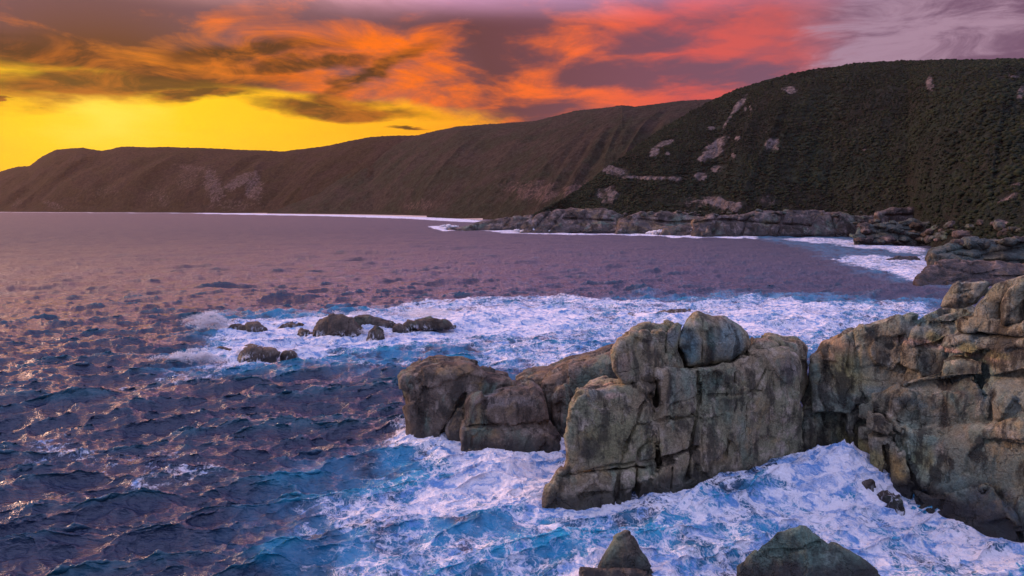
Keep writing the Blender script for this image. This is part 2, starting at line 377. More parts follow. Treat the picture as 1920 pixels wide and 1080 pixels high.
# ------------------------------------------------------------------ materials
def material(name):
    m = bpy.data.materials.new(name); m.use_nodes = True; T = NT(m.node_tree); T.n.clear()
    out = T.new('ShaderNodeOutputMaterial'); return m, T, out
def rock_mat(name, c1, c2, c3, sc_=1.0, stain=0.6, wet=2.4, wetcol=(.022, .02, .02), veil=0):
    m, T, out = material(name)
    pos = T.new('ShaderNodeNewGeometry').outputs['Position']; px, py, pz = T.sep(pos)
    big = T.noise(pos, 0.16 * sc_, 4, .6); mid = T.noise(pos, 0.8 * sc_, 6, .65, .4); fine = T.noise(pos, 7 * sc_, 5, .7)
    c = T.mix(T.rng(big, .38, .62), c1, c2)
    c = T.mix(T.rng(mid, .47, .70), c, c3)
    pa = T.new('ShaderNodeAttribute'); pa.attribute_name = 'patch'
    c = T.mix(T.m('MULTIPLY', pa.outputs['Alpha'], T.rng(mid, .25, .6, .45, 1.0)), c, pa.outputs['Color'])
    lc = T.noise(T.vm('ADD', pos, (13, 7, 2)), .30 * sc_, 5, .65, .6); lg = T.noise(T.vm('ADD', T.vm('MULTIPLY', pos, (1, 1, .5)), (31, 17, 5)), .26 * sc_, 5, .65, .6)
    c = T.mix(T.rng(lc, .54, .66, 0, .6), c, T.mix(.5, c, (.40, .25, .08))); c = T.mix(T.rng(lg, .52, .66, 0, .8), c, T.mix(.6, c, (.12, .22, .17)))
    # black lichen and run-off streaks
    st = T.noise(T.vm('MULTIPLY', pos, (1, 1, .22)), 0.75 * sc_, 5, .65, .3)
    st2 = T.noise(T.vm('ADD', pos, (20, 4, 8)), 0.38 * sc_, 5, .7, .8)
    sf = T.m('MULTIPLY', T.rng(T.m('ADD', T.m('MULTIPLY', st, .6), T.m('MULTIPLY', st2, .45)), .505, .60), stain)
    c = T.mix(sf, c, (.022, .019, .016))
    c = T.mix(1.0, c, T.mix(T.rng(fine, .3, .7), (.62, .62, .62), (1.28, 1.28, 1.28)), 'MULTIPLY')
    spk = T.noise(pos, 24 * sc_, 3, .8); c = T.mix(T.rng(spk, .62, .72, 0, .45), c, (.42, .36, .31))
    spd = T.noise(T.vm('ADD', pos, (3, 3, 3)), 17 * sc_, 3, .8); c = T.mix(T.rng(spd, .60, .70, 0, .6), c, (.02, .02, .018))
    wt = T.rng(T.m('ADD', pz, T.m('MULTIPLY', T.m('SUBTRACT', mid, .5), 3.0)), wet, wet * .35)
    c = T.mix(T.m('MULTIPLY', wt, .8), c, wetcol)
    p = T.new('ShaderNodeBsdfPrincipled'); T.put(p.inputs['Base Color'], c)
    T.put(p.inputs['Roughness'], T.rng(wt, 0, 1, .82, .32)); p.inputs['Specular IOR Level'].default_value = .35
    hgt = T.m('ADD', T.m('MULTIPLY', T.noise(pos, 2.2 * sc_, 6, .68, .3), .5), T.m('MULTIPLY', T.noise(pos, 12 * sc_, 4, .7), .14))
    vc = T.new('ShaderNodeTexVoronoi', feature='DISTANCE_TO_EDGE'); T.put(vc.inputs['Vector'], T.vm('ADD', T.vm('MULTIPLY', pos, (1, 1, .55)), T.vm('SCALE', T.noise(pos, .9 * sc_, 4, .6, out='Color'), 1.6)))
    vc.inputs['Scale'].default_value = .38 * sc_
    hgt = T.m('ADD', hgt, T.m('MULTIPLY', T.rng(vc.outputs['Distance'], 0, .03), .22))
    T.put(p.inputs['Normal'], T.bump(hgt, 1.0, .5 / sc_)); T.l.new(p.outputs[0], out.inputs[0])
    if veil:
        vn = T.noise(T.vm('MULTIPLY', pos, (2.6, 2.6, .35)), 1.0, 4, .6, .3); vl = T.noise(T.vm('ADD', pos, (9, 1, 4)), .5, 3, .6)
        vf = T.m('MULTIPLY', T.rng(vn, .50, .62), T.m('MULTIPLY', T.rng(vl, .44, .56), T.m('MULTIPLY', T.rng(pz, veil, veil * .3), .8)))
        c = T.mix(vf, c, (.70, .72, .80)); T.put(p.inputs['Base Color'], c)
    return m
M_stack = rock_mat('granite_stack', (.29, .215, .13), (.235, .23, .14), (.46, .38, .29), stain=.75)
M_low = rock_mat('granite_low', (.115, .085, .065), (.155, .12, .09), (.27, .22, .18), stain=.8)
M_cliff = rock_mat('granite_cliff', (.23, .20, .13), (.17, .22, .175), (.42, .38, .29), stain=.82)
M_green = rock_mat('granite_algae', (.085, .13, .11), (.11, .14, .11), (.16, .20, .165), stain=.6, wet=2.2)
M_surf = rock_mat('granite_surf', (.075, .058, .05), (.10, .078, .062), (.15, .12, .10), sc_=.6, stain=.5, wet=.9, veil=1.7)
M_shore = rock_mat('granite_shore', (.085, .065, .062), (.065, .058, .06), (.26, .20, .19), sc_=.17, stain=.9, wet=4.0)
M_shoreg = rock_mat('granite_shore_green', (.065, .085, .08), (.06, .08, .075), (.14, .145, .13), sc_=.22, stain=.7, wet=3.0)

# ------------------------------------------------------------------ hills
def hill_mat(name, c1, c2, cr):
    m, T, out = material(name)
    pos = T.new('ShaderNodeNewGeometry').outputs['Position']
    a = T.noise(pos, .012, 5, .6, .5); b = T.noise(pos, .09, 5, .7); c_ = T.noise(pos, .35, 4, .75)
    c = T.mix(T.rng(a, .38, .62), c1, c2)
    c = T.mix(1.0, c, T.mix(T.rng(b, .32, .68), (.55, .55, .55), (1.5, 1.5, 1.5)), 'MULTIPLY')
    c = T.mix(1.0, c, T.mix(T.rng(c_, .35, .65), (.6, .6, .6), (1.45, 1.45, 1.45)), 'MULTIPLY')
    rk = T.attr('rock'); n2 = T.noise(T.vm('MULTIPLY', pos, (1, 1, .5)), .12, 6, .72, .6)
    rf = T.rng(T.m('ADD', rk, T.m('MULTIPLY', T.m('SUBTRACT', n2, .5), 2.6)), .42, .95)
    rc = T.mix(T.rng(T.noise(T.vm('MULTIPLY', pos, (1, 1, .25)), .2, 5, .75), .38, .62), T.vm('SCALE', cr, .35), cr)
    c = T.mix(T.m('MULTIPLY', rf, T.rng(rk, 0.02, .3)), c, rc)
    p = T.new('ShaderNodeBsdfPrincipled'); T.put(p.inputs['Base Color'], c); p.inputs['Roughness'].default_value = .95
    p.inputs['Specular IOR Level'].default_value = .1
    hg = T.m('ADD', T.m('MULTIPLY', b, 1.0), T.m('MULTIPLY', c_, .5))
    T.put(p.inputs['Normal'], T.bump(hg, 1.0, 7.0)); T.l.new(p.outputs[0], out.inputs[0])
    return m
def curve(pts): 
    a = np.array(pts, float); return lambda x: np.interp(x, a[:, 0], a[:, 1])
def hill(name, u0, u1, nu, nt, shoreV, footZ, crestV, crestY, mat, rocks=(), fold=(0, 0, 0), dsp=2.0, pw=1.35, seed=0.0, bare=None):
    us = np.linspace(u0, u1, nu); V = []
    ts = np.concatenate([np.linspace(-.02, .07, int(nt * .1)), np.linspace(.07, 1, int(nt * .78))[1:], np.linspace(1, 1.6, int(nt * .12))[1:]])
    G = np.zeros((nu, len(ts), 3), np.float32)
    sh = np.array([g(u, shoreV(u)) for u in us]); cr = np.array([atY(u, crestV(u), crestY(u)) for u in us])
    # crest detail: small bumps of scrub
    for j, t in enumerate(ts):
        f0 = np.minimum(t, 1.0)
        P = sh + (cr - sh) * (f0 if t <= 1 else t)
        fz = np.array([footZ(u) for u in us]); s = np.clip(t / .07, -1, 1)
        zc_ = cr[:, 2]; fz = np.minimum(fz, zc_ * .8)
        tt = np.clip((t - .07) / .93, 0, 1)
        z = np.where(t < .07, fz * s, fz + (zc_ - fz) * (tt + (1 - (1 - tt) ** 2 - tt) * (pw - 1)))
        if t > 1: z = zc_ * (1 - 1.1 * (t - 1) ** 1.3)
        G[:, j] = np.stack([P[:, 0], P[:, 1], z], 1)
    L = np.linalg.norm(cr[:, :2] - sh[:, :2], axis=1)[:, None]
    tg = np.clip(ts, 0, 1)[None, :]; uu = us[:, None]
    if fold[0]:
        co = np.stack([((uu + fold[1] * tg * 100) / fold[2] + 0 * tg).ravel(), (tg * .7 + 0 * uu).ravel(), np.full(nu * len(ts), seed)], 1)
        co[:, 0] += fbm(co * .7, 1.0, 2) * .5; fd = (fbm(co, 1.0, 3) * .6 - np.abs(fbm(co * np.array([2.1, 1.2, 1]) + 4, 1.0, 3)) * 1.1 + .3).reshape(nu, -1)
        env = np.clip(tg * 5, 0, 1) * np.clip((1 - tg) * 2.2, 0, 1) ** 1.6
        G[..., 2] += (fd * env * fold[0]).astype(np.float32) * np.clip(cr[:, 2:3] / 150, 0, 1)
    P = G.reshape(-1, 3)
    edge = (np.clip(tg * 12, 0, 1) * np.where(ts > 1, 0.4, 1)[None, :] + 0 * uu).ravel()
    P[:, 2] += (fbm(P + seed, dsp * 22, 4) * dsp * 2.4 * edge * np.clip(1.2 - np.repeat(tg, nu, 0).ravel(), .25, 1) + np.abs(fbm(P * np.array([1, 1, .7]) + seed, dsp * 2.4, 3, .6)) * dsp * .9 * edge)
    rk = np.zeros(len(P))
    # project to find where the bare patches of the photograph lie on this hillside
    rel = P - np.array([0, 0, H]); yc = rel[:, 1] * math.sin(TH) + rel[:, 2] * math.cos(TH); zcam = rel[:, 1] * math.cos(TH) - rel[:, 2] * math.sin(TH)
    pu = 960 + F * rel[:, 0] / zcam; pv = 540 - F * yc / zcam
    wob = fbm(P + 9, 18, 3)
    for (a, b, ra, rb, rot, st) in rocks:
        c_, s_ = math.cos(math.radians(rot)), math.sin(math.radians(rot)); qx, qy = pu - a, pv - b
        d = np.sqrt(((qx * c_ - qy * s_) / ra) ** 2 + ((qx * s_ + qy * c_) / rb) ** 2) + wob * .6
        rk = np.maximum(rk, st * (1 - sstep(d, .5, 1.25)))
    P[:, 2] += rk * fbm(P, 9, 3, ridged=True) * 2.5
    n2 = len(ts); i = np.arange(nu - 1)[:, None] * n2 + np.arange(n2 - 1)[None, :]
    Fq = np.stack([i, i + n2, i + n2 + 1, i + 1], -1).reshape(-1, 4)
    o = link(name, make_mesh(name, P, Fq, {'rock': rk}), mat); tag(o, kind='structure'); return o

CREST = curve([(-600, 372), (-150, 345), (0, 322), (35, 313), (55, 312), (80, 293), (105, 281), (155, 277), (190, 283), (205, 281), (230, 275), (310, 276), (380, 278), (530, 284), (600, 276), (700, 256), (780, 254),
               (860, 237), (1000, 228), (1080, 208), (1165, 198), (1190, 200), (1260, 192), (1340, 186), (1380, 168), (1450, 147), (1520, 131), (1600, 120), (1690, 114), (1800, 113), (1920, 112), (2500, 100)])
M_hA = hill_mat('scrub_dark', (.013, .022, .016), (.017, .019, .015), (.22, .175, .17))
M_hB = hill_mat('scrub_mid', (.020, .024, .015), (.034, .027, .022), (.15, .10, .09))
M_hC = hill_mat('scrub_far', (.026, .020, .010), (.032, .021, .016), (.17, .12, .11))
# far headland, middle spurs, near hillside
hill('hill', -500, 860, 700, 260, curve([(-500, 396.5), (0, 397), (300, 398.6), (520, 400), (700, 402), (900, 405)]), curve([(0, 18), (480, 14), (540, 3), (900, 3)]),
     CREST, curve([(-500, 3600), (0, 3200), (500, 2750), (900, 2200)]), M_hC,
     rocks=[(450, 340, 46, 12, 30, .8), (400, 350, 22, 45, 20, .7), (350, 335, 28, 30, -20, .5), (475, 352, 22, 30, 0, .75), (360, 315, 40, 7, -10, .6), (300, 370, 30, 25, 0, .5), (200, 360, 40, 14, 20, .45), (100, 385, 30, 8, -20, .6), (30, 382, 16, 8, 40, .5), (440, 385, 60, 14, 0, .5)],
     fold=(45, -1.6, 170), dsp=6.0, pw=1.55, seed=3.3)
hill('hill', 500, 1330, 620, 260, curve([(500, 400.5), (700, 403), (860, 408), (1000, 412), (1400, 424)]), curve([(480, 3), (860, 5), (1000, 12), (1400, 14)]),
     lambda u: np.maximum(CREST(u), np.interp(u, [500, 560, 640, 720, 780, 860, 861], [398, 365, 318, 276, 256, 237, 0])), curve([(500, 2400), (780, 2300), (1000, 1900), (1400, 1500)]), M_hB,
     rocks=[(790, 385, 40, 14, 0, .6), (900, 360, 30, 18, 0, .4), (620, 350, 20, 20, 10, .35)], fold=(38, -1.5, 170), dsp=4.5, pw=1.45, seed=8.1)
hill('hill', 800, 1500, 620, 260, curve([(800, 407.5), (900, 411), (1000, 415), (1500, 432)]), curve([(800, 4), (900, 8), (1500, 12)]),
     lambda u: np.maximum(CREST(u), np.interp(u, [800, 880, 960, 1050, 1110, 1165, 1166], [405, 352, 300, 243, 216, 199, 0])), curve([(800, 1500), (1165, 1450), (1500, 1300)]), M_hB,
     rocks=[(1010, 360, 62, 24, 0, .75), (960, 350, 40, 16, 0, .5), (1100, 365, 60, 26, 0, .9)], fold=(38, -1.4, 150), dsp=3.6, pw=1.4, seed=5.7)
RA = [(1386, 198, 7, 26, -38, 1), (1362, 232, 4, 22, -30, .9), (1397, 206, 5, 6, 0, .9), (1407, 204, 4, 5, 0, .8), (1345, 270, 26, 9, 30, 1), (1334, 290, 26, 11, 20, .95),
      (1318, 300, 12, 8, 0, .9), (1345, 318, 14, 8, 0, .7), (1313, 332, 14, 9, 20, .8), (1448, 272, 17, 13, 0, .85), (1480, 170, 16, 8, 0, .85), (1742, 154, 8, 15, -15, .85), (1747, 166, 5, 9, 0, .8),
      (1245, 270, 18, 6, 20, .9), (1228, 286, 9, 12, -50, .9), (1252, 289, 5, 4, 0, .8), (1142, 318, 26, 10, -8, .9), (1160, 324, 20, 10, 0, .7), (1215, 335, 75, 4, -2, .8), (1265, 337, 18, 6, 0, .9), (1383, 261, 6, 5, 0, .9), (1333, 242, 9, 4, 0, .9), (1375, 293, 5, 5, 0, .9),
      (1345, 380, 38, 14, -12, 1), (1370, 388, 24, 12, 0, 1), (1140, 368, 26, 22, 0, .7), (1300, 382, 30, 14, 0, .6), (1440, 378, 24, 14, 0, .5), (1900, 145, 30, 3, 0, .7), (1915, 175, 8, 22, -20, .7), (1620, 282, 5, 3, 0, .7), (1800, 250, 4, 4, 0, .7), (1905, 350, 20, 6, 20, .7), (1890, 372, 26, 6, 20, .5)]
hill('hill', 1000, 2500, 1150, 420, curve([(1000, 424), (1100, 428), (1250, 432), (1400, 436), (1560, 438), (1700, 446), (1760, 470), (1850, 500), (1920, 515), (2100, 540), (2500, 560)]), curve([(1000, 3), (1100, 9), (1200, 12), (1500, 12), (1700, 10), (2000, 16), (2500, 20)]),
     lambda u: np.maximum(CREST(u), np.interp(u, [1000, 1060, 1110, 1150, 1240, 1300, 1345, 1346], [404, 372, 338, 305, 243, 207, 185, 0])), curve([(1000, 760), (1160, 860), (1345, 980), (1600, 900), (1920, 800), (2500, 700)]), M_hA,
     rocks=RA, fold=(12, -1.3, 150), dsp=2.6, pw=1.35, seed=1.9)

# scrub clumps on the near hillside, nobody could count them
ho = bpy.data.objects['hill.003']; a = np.empty(len(ho.data.vertices) * 3, np.float32); ho.data.vertices.foreach_get('co', a); HV = a.reshape(1150, -1, 3)
hr = np.empty(len(ho.data.vertices), np.float32); ho.data.attributes['rock'].data.foreach_get('value', hr); hr = hr.reshape(1150, -1)
nb = 46000; iu = RNG.integers(0, 900, nb); it = (RNG.uniform(0, 1, nb) ** .9 * HV.shape[1] * .90).astype(int)
ok = (hr[iu, it] < .25) & (HV[iu, it, 2] > 9); iu, it = iu[ok], it[ok]; fj = RNG.uniform(0, 1, (len(iu), 2)); C = HV[iu, it] + (HV[iu + 1, it] - HV[iu, it]) * fj[:, :1] * 1.0 + (HV[iu, np.minimum(it + 3, HV.shape[1] - 1)] - HV[iu, it]) * fj[:, 1:]
C[:, :2] += RNG.normal(0, .8, (len(iu), 2))
ph = (1 + 5 ** .5) / 2
ico = np.array([(-1, ph, 0), (1, ph, 0), (-1, -ph, 0), (1, -ph, 0), (0, -1, ph), (0, 1, ph), (0, -1, -ph), (0, 1, -ph), (ph, 0, -1), (ph, 0, 1), (-ph, 0, -1), (-ph, 0, 1)]) / 1.9
ifc = np.array([(0, 11, 5), (0, 5, 1), (0, 1, 7), (0, 7, 10), (0, 10, 11), (1, 5, 9), (5, 11, 4), (11, 10, 2), (10, 7, 6), (7, 1, 8), (3, 9, 4), (3, 4, 2), (3, 2, 6), (3, 6, 8), (3, 8, 9), (4, 9, 5), (2, 4, 11), (6, 2, 10), (8, 6, 7), (9, 8, 1)])
sz = RNG.uniform(.45, 1.5, len(C)) ** 1.3 * (1 + .7 * np.clip(fbm(C, 30, 3), -1, 1)); jit = RNG.uniform(.55, 1.3, (len(C), 12, 1))
BV = C[:, None, :] + ico[None] * jit * sz[:, None, None] * np.array([1.25, 1.25, .8]); BV[..., 2] += (sz * .25)[:, None]
BF = (ifc[None] + (np.arange(len(C)) * 12)[:, None, None]).reshape(-1, 3)
m, T, out = material('scrub_leaves'); gi = T.new('ShaderNodeNewGeometry')
p = T.new('ShaderNodeBsdfPrincipled'); T.put(p.inputs['Base Color'], T.mix(T.m('MULTIPLY', T.m('ADD', gi.outputs['Random Per Island'], .25), T.rng(T.noise(gi.outputs['Position'], .014, 5, .65, .6), .38, .62, .35, 1.5)), (.007, .012, .009), (.022, .030, .017))); p.inputs['Roughness'].default_value = .95; p.inputs['Specular IOR Level'].default_value = .1
T.l.new(p.outputs[0], out.inputs[0])
tag(link('scrub', make_mesh('scrub', BV.reshape(-1, 3), BF, smooth=True), m), 'low dark green coastal scrub covering the near hillside', 'scrub', kind='stuff')

# beach at the head of the bay
us = np.linspace(470, 905, 120); rows = []
for k_, (dv, z) in enumerate([(1.2, -.6), (0.0, .5), (-1.5, 2.5), (-3.5, 5.5)]):
    rows.append([[*g(u, np.interp(u, [470, 520, 700, 860, 905], [399.6, 400.6, 403.2, 409, 412]) + dv)[:2], z] for u in us])
G = np.array(rows).transpose(1, 0, 2).reshape(-1, 3); i = np.arange(119)[:, None] * 4 + np.arange(3)[None, :]
m, T, out = material('pale_sand'); pos = T.new('ShaderNodeNewGeometry').outputs['Position']
p = T.new('ShaderNodeBsdfPrincipled'); T.put(p.inputs['Base Color'], T.mix(T.noise(pos, .05, 4, .6), (.42, .33, .29), (.58, .47, .42))); p.inputs['Roughness'].default_value = .9; T.l.new(p.outputs[0], out.inputs[0])
tag(link('beach', make_mesh('beach', G, np.stack([i, i + 4, i + 5, i + 1], -1).reshape(-1, 4)), m), kind='structure')

# ------------------------------------------------------------------ near rocks
# main stack
PS = Plane((1030, 965), (1490, 892), lean=0.10)
PS_top = PS.shift(1.2)
blk = [
 block(PS.shift(2.6), [(1085, 770), (1160, 745), (1160, 650), (1240, 625), (1420, 668), (1500, 690), (1500, 892, 1), (1075, 935, 1)], 8, .8, .2, .1),
 block(PS, [(1016, 958), (1024, 925), (1047, 886), (1066, 882), (1070, 965, 1), (1012, 968, 1)], 6, .9, .2, .4),
 block(PS, [(1052, 896), (1060, 868), (1056, 820), (1064, 768), (1078, 744), (1102, 733), (1150, 725), (1234, 722), (1236, 880), (1120, 890)], 11, .9, .2, .5),
 block(PS, [(1048, 896), (1120, 890), (1236, 876), (1240, 950, 1), (1050, 970, 1)], 11, .7, .2, .2),
 block(PS, [(1228, 694), (1314, 690), (1318, 860), (1235, 885), (1228, 790)], 12, .7, .2, .25),
 block(PS, [(1232, 874), (1316, 850), (1330, 930, 1), (1225, 950, 1)], 12, .6, .2, .2),
 block(PS, [(1308, 692), (1340, 690), (1372, 683), (1418, 658), (1440, 660), (1448, 760), (1450, 915, 1), (1320, 945, 1), (1312, 800)], 13, .8, .2, .3),
 block(PS.shift(-.3), [(1436, 672), (1448, 658), (1475, 654), (1498, 664), (1510, 690), (1507, 765), (1514, 892, 1), (1440, 915, 1), (1438, 760)], 9, 1.1, .2, .7),
 block(PS.shift(3.2), [(1425, 640), (1450, 632), (1480, 640), (1505, 642), (1519, 652), (1517, 720), (1500, 760), (1420, 760)], 7, .7, .15, .3),
 block(PS.shift(1.0), [(1400, 662), (1418, 640), (1440, 640), (1462, 650), (1440, 690), (1400, 700)], 7, .7, .15, .3),
 block(PS.shift(3.5), [(1178, 640), (1183, 618), (1210, 612), (1262, 610), (1290, 640), (1400, 650), (1420, 700), (1170, 710)], 6, .6, .15, .2),
 block(PS.shift(1.2), [(1205, 640), (1222, 622), (1248, 622), (1250, 700), (1205, 700)], 6, .5, .15, .2),
]
crk = [
 crack(PS, [(1050, 898), (1080, 893), (1130, 880), (1200, 873), (1240, 868), (1280, 850), (1312, 842)], .13, .9),
 crack(PS, [(1236, 715), (1234, 760), (1224, 805), (1214, 840), (1200, 850), (1197, 878), (1190, 945)], .13, 1.1),
 crack(PS, [(1230, 735), (1205, 765), (1195, 795), (1178, 835), (1165, 880), (1152, 955)], .09, .7),
 crack(PS, [(1190, 800), (1225, 795), (1270, 786), (1312, 780)], .07, .6),
 crack(PS, [(1312, 700), (1314, 760), (1303, 800), (1296, 860), (1290, 900)], .10, .8),
 crack(PS, [(1222, 745), (1235, 760), (1225, 790)], .22, 1.0),
 crack(PS, [(1262, 880), (1256, 945)], .05, .5),
 crack(PS, [(1100, 800), (1098, 870)], .04, .3), crack(PS, [(1168, 740), (1165, 800)], .04, .3),
 crack(PS, [(1330, 745), (1370, 742), (1400, 738), (1430, 735)], .06, .5), crack(PS, [(1378, 700), (1380, 760), (1366, 810), (1362, 860)], .07, .6),
 crack(PS, [(1345, 700), (1342, 735)], .05, .4), crack(PS, [(1440, 690), (1420, 730), (1400, 760), (1396, 830)], .07, .6),
 crack(PS, [(1450, 700), (1455, 760), (1445, 800)], .05, .5), crack(PS, [(1080, 930), (1150, 925), (1200, 912)], .05, .4), crack(PS, [(1262, 760), (1290, 752), (1312, 745)], .05, .4),
]
tealish = (.15, .22, .21); ochre = (.40, .27, .12); olive = (.27, .24, .11); pink = (.58, .37, .28); pale = (.45, .41, .35); black = (.03, .026, .022); rust = (.25, .14, .09)
bl = [(PS, 1150, 830, 60, 50, olive, .6), (PS, 1280, 790, 40, 60, (.24, .20, .12), .5), (PS, 1105, 845, 26, 26, black, .85), (PS, 1118, 742, 30, 14, (.20, .20, .20), .7), (PS, 1150, 745, 20, 6, pink, .7), (PS, 1420, 800, 60, 60, rust, .25),
      (PS, 1350, 715, 30, 16, black, .7), (PS, 1365, 760, 24, 20, black, .7), (PS, 1480, 690, 26, 30, (.20, .18, .19), .6), (PS, 1440, 640, 30, 8, (.34, .22, .17), .6), (PS, 1280, 730, 30, 30, (.27, .25, .20), .5)]
V, Fq, at = carve(blk, crk, .12, seed=1.0, blobs=bl)
tag(link('sea_stack', make_mesh('sea_stack', V, Fq, at), M_stack), 'tall cracked granite sea stack rising from foaming water beside the cleft', 'sea stack')
# boulders perched on the stack
V, Fq, at = carve([block(PS.shift(.3), [(1149, 700), (1148, 655), (1158, 639), (1182, 626), (1196, 624), (1208, 700), (1204, 726), (1166, 724)], 5, .9, .15, .5),
                   block(PS.shift(.4), [(1190, 640), (1200, 624), (1216, 622), (1232, 642), (1237, 690), (1231, 716), (1203, 727), (1196, 700)], 5, .7, .15, .4)],
                  [crack(PS.shift(.3), [(1160, 700), (1195, 694), (1230, 688)], .04, .4), crack(PS.shift(.3), [(1178, 640), (1170, 670)], .05, .4)], .1, seed=4.0, k=.1,
                  disp=(.22, .10, .05), blobs=[(PS, 1170, 690, 20, 30, (.36, .24, .18), .7)])
tag(link('perched_boulder', make_mesh('perched_boulder', V, Fq, at), M_stack), 'split pinkish boulder perched at the left end of the tall stack', 'boulder')
V, Fq, at = carve([block(PS.shift(.2), [(1267, 655), (1270, 640), (1284, 612), (1299, 592), (1311, 588), (1324, 596), (1366, 601), (1391, 613), (1408, 633), (1414, 650), (1405, 670), (1370, 690), (1322, 699), (1286, 702), (1280, 672)], 6, 1.3, .15, 1.2)],
                  [crack(PS.shift(.6), [(1317, 596), (1316, 640), (1318, 690)], .05, .5)], .11, seed=9.0, disp=(.25, .08, .035),
                  blobs=[(PS, 1296, 650, 22, 45, (.15, .25, .27), 1), (PS, 1337, 655, 11, 60, black, 1), (PS, 1378, 640, 40, 44, (.20, .26, .25), 1), (PS, 1352, 625, 6, 20, black, .6)])
tag(link('perched_boulder', make_mesh('perched_boulder', V, Fq, at), M_stack), 'large blue-grey pointed boulder on top of the stack with a black vertical stain', 'boulder')
V, Fq, at = carve([block(PS.shift(.9), [(1249, 668), (1250, 628), (1262, 611), (1274, 607), (1284, 613), (1274, 640), (1269, 655), (1280, 678), (1278, 690)], 4, .6, .15, .4),
                   block(PS.shift(.7), [(1241, 697), (1243, 672), (1250, 664), (1278, 674), (1284, 697)], 4, .5, .1, .2)], [], .1, seed=2.0, disp=(.15, .07, .04),
                  blobs=[(PS, 1268, 635, 14, 20, (.18, .20, .22), .7)])
tag(link('perched_boulder', make_mesh('perched_boulder', V, Fq, at), M_stack), 'slim upright boulder wedged against the big blue-grey boulder on the stack', 'boulder')

# low rocks left of the stack
PL = Plane((770, 836), (1050, 838), lean=0.16)
V, Fq, at = carve([block(PL, [(750, 740), (748, 716), (762, 702), (792, 692), (830, 686), (872, 690), (905, 702), (920, 730), (880, 845, 1), (765, 838, 1), (757, 790)], 9, 1.6, .1, .7),
                   block(PL.shift(.2), [(744, 736), (742, 714), (752, 704), (775, 705), (775, 738)], 4, .7, .1, .2),
                   block(PL.shift(1.5), [(880, 720), (905, 706), (942, 714), (965, 722), (970, 745), (900, 800, 1), (870, 800, 1)], 8, 1.0, .1, .4),
                   block(PL.shift(-.5), [(826, 838, 1), (836, 790), (858, 762), (885, 760), (880, 845, 1)], 6, 1.0, .2, .3)],
                  [crack(PL, [(872, 740), (858, 765), (835, 800), (826, 835)], .12, .8), crack(PL, [(769, 706), (766, 740)], .06, .5)], .13, seed=14, k=.35, disp=(.5, .16, .05),
                  blobs=[(PL, 860, 745, 18, 40, black, .8), (PL, 915, 725, 26, 16, black, .7), (PL, 780, 780, 16, 40, black, .5), (PL, 800, 725, 40, 14, (.26, .2, .16), .5)])
tag(link('sea_rock', make_mesh('sea_rock', V, Fq, at), M_low), 'dark brown rounded rock with an overhanging lip, leftmost of the headland rocks', 'rock')
V, Fq, at = carve([block(PL.shift(-1.8), [(866, 790), (872, 756), (888, 742), (930, 738), (1002, 730), (1022, 748), (1032, 800), (1056, 836), (1050, 862, 1), (1000, 850, 1), (945, 862, 1), (870, 850, 1)], 8, 1.2, .12, .5),
                   block(PL.shift(-2.4), [(860, 846, 1), (862, 806), (880, 798), (960, 800), (1030, 808), (1054, 840), (1050, 860, 1), (945, 862, 1)], 6, .8, .15, .3)],
                  [crack(PL.shift(-1.8), [(870, 802), (920, 796), (960, 800), (1030, 795)], .05, .5)], .13, seed=22, k=.3, disp=(.5, .18, .05),
                  blobs=[(PL, 940, 745, 70, 10, (.27, .235, .22), .7), (PL, 900, 785, 40, 20, black, .6), (PL, 975, 765, 22, 18, black, .5)])
tag(link('sea_rock', make_mesh('sea_rock', V, Fq, at), M_low), 'squat grey-brown block in front of the dark rounded rock, white foam at its foot', 'rock')
PB = Plane((1000, 815), (1070, 815), lean=0.25)
V, Fq, at = carve([block(PB, [(1010, 760), (1012, 722), (1030, 706), (1062, 690), (1100, 678), (1160, 664), (1190, 668), (1190, 830, 1), (1035, 840, 1), (1022, 800)], 12, 1.4, .12, .8),
                   block(PB.shift(-1.6), [(1030, 750), (1045, 728), (1062, 722), (1078, 740), (1075, 830, 1), (1040, 830, 1)], 6, .9, .12, .4),
                   block(PB.shift(4), [(965, 722), (985, 712), (1020, 706), (1062, 690), (1085, 690), (1080, 790, 1), (968, 790, 1)], 7, .7, .05, .2)],
                  [crack(PB, [(1018, 735), (1026, 780), (1038, 820)], .14, 1.0), crack(PB.shift(-1.5), [(1047, 745), (1050, 800)], .05, .5), crack(PB, [(1050, 705), (1085, 690), (1110, 690)], .1, .6)], .13, seed=31, k=.2, disp=(.45, .15, .05),
                  blobs=[(PB, 1110, 715, 50, 16, black, .7)])
tag(link('sea_rock', make_mesh('sea_rock', V, Fq, at), M_low), 'sloping dark slab leaning against the left side of the tall stack', 'rock')
V, Fq, at = carve([block(PB.shift(4.5), [(972, 722), (971, 714), (980, 707), (990, 710), (992, 722)], 1.4, .5, .05, .1)], [], .1, seed=31, disp=(.1, .05, .03))
tag(link('small_boulder', make_mesh('small_boulder', V, Fq, at), M_low), 'small round boulder on the saddle behind the squat block', 'boulder')

